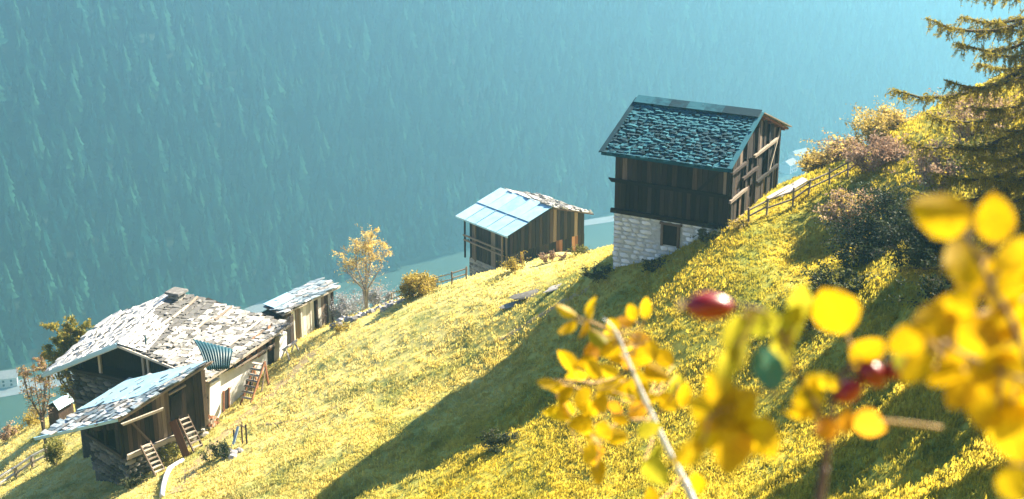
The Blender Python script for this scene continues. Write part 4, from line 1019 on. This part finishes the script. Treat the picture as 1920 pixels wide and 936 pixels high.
# ------------------------------------------------------------------ the larch at the right
def larch(b, Ht, label, tips, seed, m='larch', size=.062, name='larch_tree', dens=20, reach=1.0):
    b.z = H(b.x, b.y)
    t = thing(name, label, 'tree', b); r = random.Random(seed)
    mb = MB(); mb.tube([b - UP * .3 + Vector((math.sin(i) * .06, math.cos(i * 1.7) * .06, Ht * i / 10)) for i in range(11)], [.3 * (1 - i / 10.6) + .01 for i in range(11)], 9); mb.build('trunk', 'bark', t, True)
    limbs = []
    for px, py, Y in tips:
        e = P(px, py, Y); hz_ = e.z + (e - Vector((b.x, b.y, e.z))).length * r.uniform(.1, .3); limbs.append((max(hz_, b.z + 1), e))
    for i in range(46):
        h = 1.6 + (Ht - 2.2) * (i + r.random()) / 46; a = r.uniform(0, 6.28); ln = (4.6 * (1 - h / Ht) ** .8 + .5) * r.uniform(.75, 1.1) * reach
        if tips and math.cos(a) < -.2 and h < 12: continue          # that side carries the limbs above
        limbs.append((b.z + h, Vector((b.x + math.cos(a) * ln, b.y + math.sin(a) * ln, b.z + h - ln * r.uniform(.05, .3)))))
    wood = MB(); need = []
    for hz_, e in limbs:
        s = Vector((b.x, b.y, hz_)); d = e - s; L_ = d.length; pts = []
        for k in range(9):
            f = k / 8; pts.append(s + d * f + UP * (-.13 * L_ * math.sin(math.pi * f ** 1.3)) + Vector((r.gauss(0, .04), r.gauss(0, .04), r.gauss(0, .03))))
        wood.tube(pts, [.018 * L_ * (1 - .9 * k / 8) + .008 for k in range(9)], 5)
        side = d.cross(UP).normalized()
        for k in range(int(L_ * dens)):
            f = r.uniform(.15, 1.0); i0 = min(7, int(f * 8)); p = pts[i0].lerp(pts[i0 + 1], f * 8 - i0)
            sg = r.choice((-1, 1)); ln = r.uniform(.25, 1.0) * (1.15 - .75 * f) * min(1.3, L_ * .3)
            dr = (side * sg * r.uniform(.2, 1) + d.normalized() * r.uniform(.1, .7) + UP * r.uniform(-.8, .35)).normalized()
            q1 = p + dr * ln * .5; q2 = p + dr * ln * .85 - UP * ln * r.uniform(.1, .6); wood.tube([p, q1, q2], [.012, .008, .004], 3)
            nn = max(3, int(ln / .045))
            for j in range(nn):
                g_ = j / nn; c = p.lerp(q1, g_ * 2) if g_ < .5 else q1.lerp(q2, g_ * 2 - 1); need.append(c)
        for k in range(int(L_ * 12)):
            f = r.uniform(.3, 1.0); i0 = min(7, int(f * 8)); need.append(pts[i0].lerp(pts[i0 + 1], f * 8 - i0))
    wood.build('branches', 'bark', t)
    p = np.array(need); rr = np.random.default_rng(5); p = np.repeat(p, 3, 0) + rr.normal(0, .03, (len(p) * 3, 3))
    v, q = leaf_quads(p, size, rr, .22 if m == 'larch' else .45); o = fast_mesh('needles', v, q, m, t); o['kind'] = 'stuff'
LIMBS = [(1678, 168, 50), (1700, 262, 50.5), (1735, 35, 50), (1690, 500, 48), (1710, 360, 49), (1770, 150, 49.5), (1800, 30, 51), (1740, 215, 51.5), (1830, 290, 48), (1760, 330, 50), (1800, 420, 48.5), (1850, 100, 48.5), (1850, 370, 47.5), (1820, 200, 50), (1870, -60, 51), (1720, -60, 50), (1790, 80, 50.5), (1880, 480, 48), (1740, 420, 50), (1780, 500, 49.5), (1840, 330, 49), (1790, 270, 51), (1860, 240, 49)]
larch(P(2010, 470, 52.0), 18.5, 'golden larch with drooping branches beside the shrubs of the bank', LIMBS, 77)
larch(P(2150, 330, 57.0), 19.0, 'taller larch behind, its branches showing in the top corner', [(1800, -20, 56), (1860, 40, 55), (1830, 120, 56)], 78)
larch(P(2110, 560, 49.0), 16.5, 'dark spruce beside the golden larch, just beyond the picture edge', [], 79, 'leaf_dark', .14, 'spruce_tree', 16, .75)
larch(P(2130, 760, 39.5), 11.0, 'shorter dark spruce lower on the bank, beyond the picture edge', [], 80, 'leaf_dark', .14, 'spruce_tree', 16, .75)

# ------------------------------------------------------------------ things in the yard and on the meadow
def ladder(label, a0, a1, w, steps, m='wood_pale', stringer='wood_brown', name='ladder'):
    """a0 foot, a1 head (middle of the ladder)"""
    a0, a1 = Vector(a0), Vector(a1); t = thing(name, label, 'ladder', a0); d = (a1 - a0).normalized(); h = Vector((d.x, d.y, 0)).normalized(); s = Vector((-h.y, h.x, 0)); nn = s.cross(d).normalized()
    for k in (-1, 1): board(t, a0 + s * w / 2 * k - d * .1, a1 + s * w / 2 * k, .16, .07, stringer, 'side_rail', up=s)
    for i in range(steps):
        p = a0 + (a1 - a0) * ((i + .6) / steps); board(t, p - s * (w / 2 - .03), p + s * (w / 2 - .03), .2, .07, m, 'rung', up=(UP + nn * .3).normalized())
    return t
lu_ = LC - LB; lu_.z = 0; lu_.normalize(); ln_b = Vector((lu_.y, -lu_.x, 0)); lp0 = LB + lu_ * .35 - ln_b * .3
for px, py, lab in ((343, 782, 'upper'), (272, 832, 'lower')):
    hd = on_plane(px, py, lp0 + ln_b * .3, ln_b); ft_ = hd + ln_b * 1.25 + lu_ * .15; ft_.z = H(ft_.x, ft_.y)
    ladder('wooden ladder stair leaning at the %s end of the plank shed' % lab, ft_, hd, .75, 7)
f3 = g(492, 735); f3b = f3 + NL * .9
t = thing('stair', 'reddish wooden stair frame standing against the white farmhouse wall', 'stair', f3)
for k in (0, .9):
    a_ = f3 + NL * k - U * 1.4; a_.z = H(a_.x, a_.y); b_ = f3 + NL * k + U * .5; b_.z = H(b_.x, b_.y) + 1.9; c_ = f3 + NL * k + U * .8; c_.z = H(c_.x, c_.y) - .1
    board(t, a_, b_, .16, .08, 'wood_red', 'stringer', up=NO); board(t, c_, b_, .14, .1, 'wood_red', 'post', up=NO); board(t, a_ + U * 1.2, b_ - UP * .6, .1, .06, 'wood_brown', 'brace', up=NO)
for i in range(7):
    q = (i + .5) / 7; a_ = f3 - U * 1.4; a_.z = H(a_.x, a_.y); b_ = f3 + U * .5; b_.z = H(b_.x, b_.y) + 1.9; p = a_.lerp(b_, q); board(t, p, p + NL * .9, .24, .06, 'wood_pale', 'step', up=UP)
# fallen plank beside the upper ladder
hd = on_plane(324, 790, lp0 + ln_b * .3, ln_b); p = hd + ln_b * 1.3; p.z = H(p.x, p.y) + .05; board(None, p, hd, .5, .06, 'wood_red', 'plank', up=(UP - U).normalized())
o = C.objects[-1]; tags(o, 'wide reddish plank leaning beside the upper ladder stair', 'plank')
# white sawhorse in the bay at the end of the wall
p = g(545, 668); t = thing('sawhorse', 'white wooden sawhorse at the far end of the white wall', 'sawhorse', p)
for k in (-.6, .6):
    for s_ in (-.35, .35): board(t, p + U * (k * 1.15) + NO * s_, p + U * k + UP * .85, .09, .09, 'wood_white', 'leg', up=NO)
board(t, p - U * .95 + UP * .85, p + U * .95 + UP * .85, .14, .12, 'wood_white', 'beam', up=NO)
# firewood under the buttress
t = thing('firewood_stack', 'small stack of split firewood beside the white buttress', 'firewood', g(388, 808))
for i in range(22):
    c_ = on_plane(372 + rnd.uniform(0, 24), 800 - rnd.uniform(0, 24), FEL + U * .7 + NL * .2, NO); q = rnd.uniform(.08, .14)
    MB().tube([c_ - NL * .5 + NO * .2, c_ + NO * rnd.uniform(.3, .5)], [q, q], 7).build('log', 'wood_red' if i % 2 else 'wood_pale', t)
# pale curved log at the bottom of the yard
pts = [g(px, py) + UP * .14 for px, py in ((345, 866), (332, 874), (318, 884), (311, 898), (307, 915), (304, 934))]
MB().tube(pts, [.1, .15, .17, .15, .15, .16], 9).build('log', 'wood_white', None, True); tags(C.objects[-1], 'pale barkless curved log lying in the yard', 'log')
# blue board on its rack, stones
p = g(448, 838); t = thing('drying_rack', 'small post rack with a leaning blue board in the yard', 'rack', p)
for px, h_ in ((455, 1.3), (463, 1.25), (440, .9)):
    q = g(px, 832); board(t, q - UP * .1, q + UP * h_, .08, .08, 'wood_brown', 'post', up=NO)
q0, q1 = g(456, 830), g(463, 832); board(t, q0 + UP * 1.1, q1 + UP * 1.1, .07, .06, 'wood_brown', 'rail', up=UP)
q0 = g(436, 838); q1 = q0 + UP * 1.05 + (g(450, 828) - q0) * .9; x_ = board(t, q0, q1, .17, .05, 'wood_pale', 'board', up=-U); x_.data = box_mesh('board', 'blue_paint', 9, .02); x_['label'] = 'blue painted board'
def rock(px, py, sx, sy, sz, label, m='rock', group=None, rot=0, pos=None):
    q = pos if pos is not None else g(px, py); a = rnd.uniform(-.5, .5) + rot; x = Vector((math.cos(a), math.sin(a), .25 * math.cos(a))).normalized(); y = UP.cross(x).normalized()
    me = blob_mesh('rock', m, rnd.uniform(0, 99), 2, .5); o = link('rock', me, None, frame(q + UP * sz * .25, x, y, x.cross(y), sx, sy, sz)); return tags(o, label, 'rock', group)
for i, (px, py) in enumerate(((430, 850), (440, 853), (424, 858), (449, 848), (436, 860), (418, 850))):
    rock(px, py, .3, .25, .2, 'grey stone in the small heap below the blue board', group='stones in the heap')
rock(1000, 552, 1.6, .7, .1, 'broad flat grey rock outcrop in the bright meadow', 'stone_grey', rot=.3); rock(965, 572, .9, .4, .08, 'lower flat rock just downhill of the broad outcrop', 'stone_grey', rot=.4)
rock(1045, 540, .8, .3, .08, 'small flat rock just uphill of the broad outcrop', 'stone_grey', rot=.4)
for i in range(22):                        # tumbled dry-stone wall along the edge
    f = i / 21; px = 628 + 125 * f + rnd.uniform(-3, 3); py = 612 - 44 * f + rnd.uniform(-6, 3); rock(px, py, rnd.uniform(.2, .42), rnd.uniform(.2, .3), rnd.uniform(.16, .3), 'pale stone of the tumbled row below the slender tree', group='tumbled stones at the edge')
# paths trodden into the turf
def path(pixels, w, label, dz=.05):
    pts = [g(*q) for q in pixels]; fine = []
    for a_, b_ in zip(pts[:-1], pts[1:]):
        for k in range(8): fine.append(a_.lerp(b_, k / 8))
    v = []; f = []
    for i, p in enumerate(fine):
        d = (fine[min(i + 1, len(fine) - 1)] - fine[max(i - 1, 0)]); d.z = 0; d.normalize(); s_ = Vector((-d.y, d.x, 0)); ww = w * (1 + .5 * mnoise.noise(p * .9))
        for k in range(5):
            q = p + s_ * ww * (k / 4 - .5); v.append((q.x, q.y, H(q.x, q.y) + dz - .05 * abs(k - 2) / 2))
            if i and k: b0 = 5 * (i - 1) + k - 1; f.append((b0, b0 + 1, b0 + 6, b0 + 5))
    o = obj('path', v, f, 'dirt', None, True); return tags(o, label, 'path', kind='structure')
path([(330, 925), (365, 880), (400, 835), (440, 800), (480, 765), (520, 728), (555, 694), (590, 655)], 1.3, 'bare earth path climbing beside the farmhouse')
path([(935, 640), (990, 605), (1050, 570), (1110, 540)], .45, 'narrow trodden track crossing the bright meadow')
path([(480, 800), (560, 790), (650, 755)], .35, 'faint trodden track below the farmhouse')

def fence(label, pix, h, rails, post='wire', wires=True, group=None, cat='fence', rail_m='wire', w=.1):
    pts = [g(*q) for q in pix]; t = thing('fence', label, cat, pts[0], group)
    for p in pts: board(t, p - UP * .3, p + UP * (h + rnd.uniform(-.1, .1)) + Vector((rnd.uniform(-.08, .08), 0, 0)), w, w, post, 'post', up=NO)
    for z in rails:
        for a_, b_ in zip(pts[:-1], pts[1:]): board(t, a_ + UP * (z + rnd.uniform(-.06, .06)) - (b_ - a_) * .04, b_ + UP * (z + rnd.uniform(-.06, .06)) + (b_ - a_) * .04, w * .8, w * .7, rail_m, 'rail', up=UP)
    return t
fence('wooden post and rail fence running up from the barn to the skyline', [(1404, 422), (1437, 404), (1486, 388), (1515, 370), (1555, 350), (1590, 333), (1618, 315)], 1.0, (.45, .85))
fence('pale rail fence behind the meadow edge beside the hut', [(735, 568), (775, 556), (815, 541), (848, 533), (874, 524)], .9, (.4, .8), rail_m='wood_pale')
fence('weathered pole fence at the lower edge of the farmyard', [(-20, 925), (0, 915), (30, 897), (62, 876), (90, 862)], 1.0, (.4, .9), rail_m='wood_white', w=.2)
for i, (a_, b_) in enumerate((((1455, 372), (1508, 340)), ((1462, 376), (1512, 346)), ((1440, 380), (1482, 358)))):
    q0, q1 = g(*a_), g(*b_); board(None, q0 + UP * (.16 + .05 * i), q1 + UP * (.2 + .05 * i), .3, .06, 'wood_white', 'plank', up=UP); tags(C.objects[-1], ('longest bleached plank lying on the grass above the barn gable', 'bleached plank lying nearest the fence above the barn', 'short bleached plank lying closest to the barn gable')[i], 'plank', 'planks lying by the barn')
# ------------------------------------------------------------------ far houses in the valley
def far_house(px, py, w, l, h, yaw, label):
    p = PZ(px, py, ZF); t = thing('house', label, 'house', p, 'houses in the valley'); r = Vector((math.cos(yaw), math.sin(yaw), 0)); n = Vector((-r.y, r.x, 0))
    c_ = [p + r * a_ * l / 2 + n * b_ * w / 2 for a_, b_ in ((-1, -1), (1, -1), (1, 1), (-1, 1))]; building_box(t, c_, ZF - 1, ZF + h, 'far_wall', 'wall')
    mb = MB(); e = 1.1; z = ZF + h
    mb.prism([p - r * l / 2 * e - n * w / 2 * e + UP * h, p - r * l / 2 * e + n * w / 2 * e + UP * h, p - r * l / 2 * e + UP * (h + w * .35)], [p + r * l / 2 * e - n * w / 2 * e + UP * h, p + r * l / 2 * e + n * w / 2 * e + UP * h, p + r * l / 2 * e + UP * (h + w * .35)]); mb.build('roof', 'far_roof', t)
    for k in (-1, 0, 1):
        for z in (h * .3, h * .7):
            q = p + r * k * l * .28 - n * (w / 2 + .04) + UP * z; mb = MB(); mb.prism([q - r * .7 - UP * .8, q + r * .7 - UP * .8, q + r * .7 + UP * .8, q - r * .7 + UP * .8], [v_ - n * .1 for v_ in (q - r * .7 - UP * .8, q + r * .7 - UP * .8, q + r * .7 + UP * .8, q - r * .7 + UP * .8)]); mb.build('window', 'dark_inside', t)
far_house(8, 722, 11, 18, 7, .3, 'white house on the valley floor at the picture edge')
far_house(1478, 322, 12, 16, 9, .9, 'hazy white house behind the barn gable, nearest the barn')
far_house(1497, 308, 12, 20, 12, .7, 'hazy tall white house behind the barn gable')
far_house(1512, 322, 10, 14, 7, .5, 'hazy small white house behind the skyline grass')

# ------------------------------------------------------------------ rose branches close to the camera
def leaf_mesh(m, seed, fold=.18, curl=.15):
    r = random.Random(seed); v = []; f = []; n = 9
    for i in range(n + 1):
        q = i / n; w = .5 * math.sin(math.pi * q ** .85) ** .75 * (1 + (.04 if i % 2 else -.03)); w = max(w, .012)
        zc = -curl * (q - .3) ** 2 * 2
        for k in (-1, -.5, 0, .5, 1): v.append((k * w, q, zc + fold * abs(k) * w + r.gauss(0, .006)))
        if i:
            for k in range(4): b = 5 * (i - 1) + k; f.append((b, b + 1, b + 6, b + 5))
    return mesh_of('leaf', v, f, m, True)
LEAF = {m: [leaf_mesh(m, i, .1 + .08 * i, .06 + .08 * i) for i in range(3)] for m in ('rose_leaf', 'rose_leaf_green', 'rose_leaf_shaded', 'rose_leaf_orange')}
fwd = Vector((0, CP, -SP)); upv = Vector((0, SP, CP)); rgt = Vector((1, 0, 0))
def rose_leaf(t, px, py, ln, wd, ang, D, m='rose_leaf', tilt=None, twig=None):
    """leaf centred on a measured spot: ang = direction of the tip, counter-clockwise from the right"""
    c = PD(px, py, D); a = R(ang); L_ = ln * D / FPX; W_ = wd * D / FPX
    y = rgt * math.cos(a) + upv * math.sin(a); x = y.cross(fwd) ; nn = -fwd
    tl = rnd.gauss(0, .35) if tilt is None else tilt; t2 = rnd.gauss(0, .25)
    y2 = (y * math.cos(t2) + nn * math.sin(t2)).normalized(); nz = (nn * math.cos(t2) - y * math.sin(t2)); x2 = (x * math.cos(tl) + nz * math.sin(tl)).normalized(); z2 = x2.cross(y2).normalized()
    y2 = z2.cross(x2)
    o = link('leaf', rnd.choice(LEAF[m]), t, frame(c - y2 * L_ / 2, x2, y2, z2, W_, L_, max(L_, W_)))
    if twig is not None: twig.append((c - y2 * L_ / 2, c))
    return o
def hip(t, px, py, ln, wd, ang, D):
    c = PD(px, py, D); a = R(ang); L_ = ln * D / FPX; W_ = wd * D / FPX; y = (rgt * math.cos(a) + upv * math.sin(a)).normalized()
    mb = MB(); prof = [(-.5, .12), (-.42, .5), (-.25, .82), (0, 1), (.2, .95), (.36, .7), (.46, .4), (.5, .18)]
    mb.tube([c + y * q * L_ for q, w in prof], [W_ / 2 * w for q, w in prof], 14); h_ = mb.build('rose_hip', 'hip', t, True)
    tip = MB(); e = c + y * L_ * .5
    for k in range(5):
        b_ = 2 * math.pi * k / 5; s_ = y.cross(fwd).normalized() * math.cos(b_) + y.cross(y.cross(fwd)).normalized() * math.sin(b_); tip.tube([e, e + y * L_ * .1 + s_ * W_ * .16, e + y * L_ * .2 + s_ * W_ * .3], [W_ * .06, W_ * .05, W_ * .01], 4)
    tip.build('sepals', 'hip_tip', h_); return c - y * L_ * .5
def cane(t, pix, D, r0, r1, m, ground=True, name='cane'):
    pts = [PD(px, py, d_) for (px, py), d_ in zip(pix, D)]; rad = [r0 + (r1 - r0) * i / max(1, len(pts) - 1) for i in range(len(pts))]
    if ground:
        p = pts[0]; b_ = Vector((p.x + .12, p.y + .1, 0)); b_.z = H(b_.x, b_.y) - .03; dn = (pts[0] - pts[1]).normalized(); p9 = p + dn * .25; pts = [b_, b_.lerp(p9, .5) + (p9 - p) * .5, p9] + pts; rad = [r0 * 1.3, r0 * 1.2, r0 * 1.1] + rad
    # smooth
    fine = []; fr = []
    for i in range(len(pts) - 1):
        for k in range(4):
            f = k / 4; p0, p1, p2, p3 = pts[max(i - 1, 0)], pts[i], pts[i + 1], pts[min(i + 2, len(pts) - 1)]
            fine.append(.5 * ((2 * p1) + (p2 - p0) * f + (2 * p0 - 5 * p1 + 4 * p2 - p3) * f * f + (3 * p1 - p0 - 3 * p2 + p3) * f ** 3)); fr.append(rad[i] + (rad[i + 1] - rad[i]) * f)
    fine.append(pts[-1]); fr.append(rad[-1])
    MB().tube(fine, fr, 8).build(name, m, t, True); return fine
def stalks(t, ends, fine_all, r_=.0006):
    """thin leaf stalks from each leaf base to the nearest twig"""
    mb = MB()
    for b_, c_ in ends:
        n_ = min(fine_all, key=lambda q: (q - b_).length)
        if (n_ - b_).length < .16: mb.tube([b_ + (c_ - b_) * .05, b_.lerp(n_, .5) - UP * .004, n_], [r_, r_ * 1.2, r_ * 1.4], 4)
    if mb.v: mb.build('leaf_stalks', 'twig_orange', t)
def fill(t, poly, n, size, D, ends, mats, asp=.62, seed=0, ang=None):
    r = random.Random(seed); xs = [q[0] for q in poly]; ys = [q[1] for q in poly]; k = 0; placed = []
    def inside(x, y):
        c = False
        for i in range(len(poly)):
            (x0, y0), (x1, y1) = poly[i], poly[i - 1]
            if (y0 > y) != (y1 > y) and x < (x1 - x0) * (y - y0) / (y1 - y0) + x0: c = not c
        return c
    tries = 0
    while k < n and tries < 5000:
        tries += 1; x, y = r.uniform(min(xs), max(xs)), r.uniform(min(ys), max(ys))
        if not inside(x, y) or any(abs(x - a_) + abs(y - b_) < size * .42 for a_, b_ in placed): continue
        placed.append((x, y)); k += 1; s_ = size * r.uniform(.7, 1.25)
        rose_leaf(t, x, y, s_, s_ * asp * r.uniform(.85, 1.2), r.uniform(0, 360) if ang is None else r.gauss(*ang), D * r.uniform(.92, 1.1), r.choice(mats), twig=ends)

# 1 pale cane with many small leaves
b_ = PD(1285, 905, 1.5)
t = thing('rose_branch', 'pale bare rose cane with a cloud of small yellow leaves', 'rose branch', (b_.x + .12, b_.y + .1, H(b_.x + .12, b_.y + .1))); ends = []
F = cane(t, [(1300, 940), (1285, 905), (1250, 838), (1212, 755), (1183, 690), (1163, 640), (1148, 612), (1130, 597)], [1.4] * 8, .0034, .0007, 'cane_pale')
F += cane(t, [(1212, 755), (1150, 735), (1085, 715), (1035, 712)], [1.5, 1.5, 1.52, 1.55], .0012, .0007, 'twig_orange', False, 'twig')
F += cane(t, [(1225, 785), (1170, 790), (1130, 820), (1118, 880)], [1.5, 1.48, 1.46, 1.45], .0012, .0007, 'twig_orange', False, 'twig')
F += cane(t, [(1180, 690), (1200, 630), (1210, 590)], [1.5, 1.5, 1.5], .0012, .0007, 'twig_orange', False, 'twig')
F += cane(t, [(1225, 785), (1260, 745), (1270, 720)], [1.5, 1.48, 1.46], .0012, .0007, 'twig_orange', False, 'twig')
for px, py, l_, w_, a_ in [(1060, 583, 48, 22, 155), (1109, 578, 46, 21, 80), (1064, 615, 46, 22, 218), (1094, 620, 42, 22, 250), (1211, 578, 46, 22, 85), (1185, 585, 40, 24, 110), (1150, 655, 60, 34, 200), (1205, 668, 62, 36, 20), (1122, 885, 50, 30, 270), (1105, 852, 44, 28, 250), (1100, 680, 44, 30, 190), (1150, 610, 40, 24, 120), (1230, 700, 56, 34, 330), (1025, 718, 40, 26, 180), (1060, 742, 46, 30, 230)]:
    rose_leaf(t, px, py, l_, w_, a_, 1.5, 'rose_leaf', twig=ends)
fill(t, [(1040, 690), (1110, 640), (1170, 600), (1230, 640), (1280, 700), (1290, 770), (1230, 760), (1180, 800), (1150, 860), (1110, 860), (1080, 790), (1030, 770)], 40, 46, 1.52, ends, ['rose_leaf'] * 4 + ['rose_leaf_green', 'rose_leaf_orange'], .6, 3)
fill(t, [(1180, 790), (1260, 790), (1330, 880), (1340, 940), (1220, 940)], 5, 56, 1.35, ends, ['rose_leaf', 'rose_leaf_green', 'rose_leaf_green'], .65, 4)
stalks(t, ends, F)
th = MB(); rr9 = random.Random(4)
for k_ in range(4, 26, 2):
    q = F[min(k_ + 8, len(F) - 1)]; a_ = rr9.uniform(0, 6.28); th.tube([q, q + Vector((math.cos(a_) * .005, math.sin(a_) * .003, -.003)), q + Vector((math.cos(a_) * .008, math.sin(a_) * .004, -.006))], [.0016, .0009, .0002], 5)
th.build('thorns', 'hip_tip', t)
# 2 dark stem with the hips
b_ = PD(1540, 936, .8)
t = thing('rose_branch', 'dark rose stem carrying red hips and broad blurred leaves', 'rose branch', (b_.x + .12, b_.y + .1, H(b_.x + .12, b_.y + .1))); ends = []
F = cane(t, [(1532, 960), (1545, 880), (1557, 800), (1566, 730), (1580, 700)], [.8] * 5, .0028, .0014, 'cane_dark')
F += cane(t, [(1557, 800), (1520, 745), (1490, 690), (1470, 640), (1440, 590), (1400, 575), (1376, 574)], [.8, .79, .78, .78, .77, .76, .76], .0014, .0008, 'cane_dark', False, 'twig')
F += cane(t, [(1490, 690), (1430, 735), (1370, 760), (1330, 780)], [.78, .78, .77, .77], .0012, .0007, 'cane_dark', False, 'twig')
F += cane(t, [(1557, 800), (1650, 790), (1765, 802)], [.8, .8, .8], .0013, .001, 'twig_orange', False, 'twig')
F += cane(t, [(1580, 700), (1610, 660), (1630, 650)], [.8] * 3, .001, .0008, 'cane_dark', False, 'twig')
for px, py, l_, w_, a_ in [(1331, 575, 92, 54, 178), (1592, 733, 58, 44, 215), (1636, 702, 62, 46, 140), (1682, 688, 54, 42, 50)]:
    e_ = hip(t, px, py, l_, w_, a_, (.76 if px < 1400 else .79)); n_ = min(F, key=lambda q: (q - e_).length); MB().tube([e_, e_.lerp(n_, .5) + UP * .003, n_], [.001, .0009, .0011], 5).build('stalk', 'cane_dark', t, True)
for px, py, l_, w_, a_, m_ in [(1565, 582, 105, 92, 120, 'rose_leaf'), (1520, 745, 88, 72, 100, 'rose_leaf'), (1628, 662, 80, 62, 60, 'rose_leaf'), (1548, 806, 50, 44, 200, 'rose_leaf_orange'), (1588, 788, 50, 42, 100, 'rose_leaf_orange'), (1630, 795, 64, 58, 350, 'rose_leaf_orange'), (1545, 715, 70, 30, 160, 'rose_leaf'),
                               (1440, 690, 92, 62, 110, 'rose_leaf_shaded'), (1465, 660, 100, 46, 75, 'rose_leaf_green'), (1385, 640, 110, 60, 265, 'rose_leaf_green'), (1425, 605, 80, 56, 200, 'rose_leaf_green'), (1480, 610, 90, 56, 60, 'rose_leaf_green'), (1500, 570, 80, 50, 80, 'rose_leaf_green'), (1365, 690, 90, 44, 250, 'rose_leaf_green'),
                               (1335, 770, 95, 80, 160, 'rose_leaf'), (1380, 765, 95, 85, 40, 'rose_leaf'), (1370, 840, 105, 85, 270, 'rose_leaf'), (1425, 822, 88, 78, 320, 'rose_leaf'), (1325, 820, 80, 60, 210, 'rose_leaf'), (1350, 730, 80, 60, 120, 'rose_leaf'), (1290, 850, 70, 50, 220, 'rose_leaf'), (1500, 775, 60, 24, 175, 'rose_leaf')]:
    rose_leaf(t, px, py, l_, w_, a_, .79 if px > 1450 else .77, m_, twig=ends)
stalks(t, ends, F, .0008)
# 3 spray reaching in from the right
b_ = PD(1990, 900, .64)
t = thing('rose_branch', 'rose spray of large blurred yellow leaves crowding the right edge', 'rose branch', (b_.x + .12, b_.y + .1, H(b_.x + .12, b_.y + .1))); ends = []
F = cane(t, [(2000, 960), (1975, 850), (1940, 720), (1900, 610), (1850, 520), (1810, 440)], [.64] * 6, .0018, .0009, 'cane_dark')
F += cane(t, [(1940, 720), (1860, 690), (1780, 650), (1720, 610)], [.64, .65, .66, .68], .001, .0008, 'cane_dark', False, 'twig')
for px, py, l_, w_, a_ in [(1766, 401, 120, 92, 170), (1866, 410, 98, 74, 95), (1806, 492, 105, 90, 200), (1895, 480, 80, 66, 50), (1880, 545, 96, 84, 20), (1833, 625, 105, 74, 330), (1752, 603, 90, 74, 190), (1880, 700, 120, 86, 170), (1770, 705, 74, 56, 200), (1850, 765, 96, 84, 250), (1905, 810, 120, 104, 280), (1905, 640, 100, 74, 30), (1700, 640, 80, 60, 200), (1720, 690, 84, 50, 220), (1800, 740, 70, 60, 230), (1890, 600, 90, 76, 60), (1900, 905, 90, 70, 300), (1800, 570, 80, 66, 150), (1915, 760, 90, 70, 10), (1850, 690, 90, 66, 240)]:
    rose_leaf(t, px, py, l_, w_, a_, .65, 'rose_leaf', twig=ends)
fill(t, [(1700, 580), (1780, 560), (1840, 500), (1920, 460), (1920, 800), (1850, 780), (1780, 720), (1690, 680)], 14, 84, .74, ends, ['rose_leaf'] * 3 + ['rose_leaf_green'], .74, 8)
stalks(t, ends, F, .0008)

# ------------------------------------------------------------------ the hazy air of the valley
hz = MB(); hz.prism([(-1600, -60, -425.5), (2000, -60, -425.5), (2000, 2600, -425.5), (-1600, 2600, -425.5)], [(-1600, -60, 45), (2000, -60, 45), (2000, 2600, 45), (-1600, 2600, 45)])
hm = bpy.data.materials.new('valley_haze'); hm.use_nodes = True
hm.node_tree.nodes.remove(hm.node_tree.nodes['Principled BSDF'])
pv = hm.node_tree.nodes.new('ShaderNodeVolumePrincipled')
pv.inputs['Color'].default_value = (.25, .55, .73, 1)
pv.inputs['Density'].default_value = .0005
pv.inputs['Anisotropy'].default_value = .66
hm.node_tree.links.new(pv.outputs[0], hm.node_tree.nodes['Material Output'].inputs['Volume'])
haze = hz.build('haze', hm)
tags(haze, 'blue haze filling the valley air', 'haze', kind='stuff')
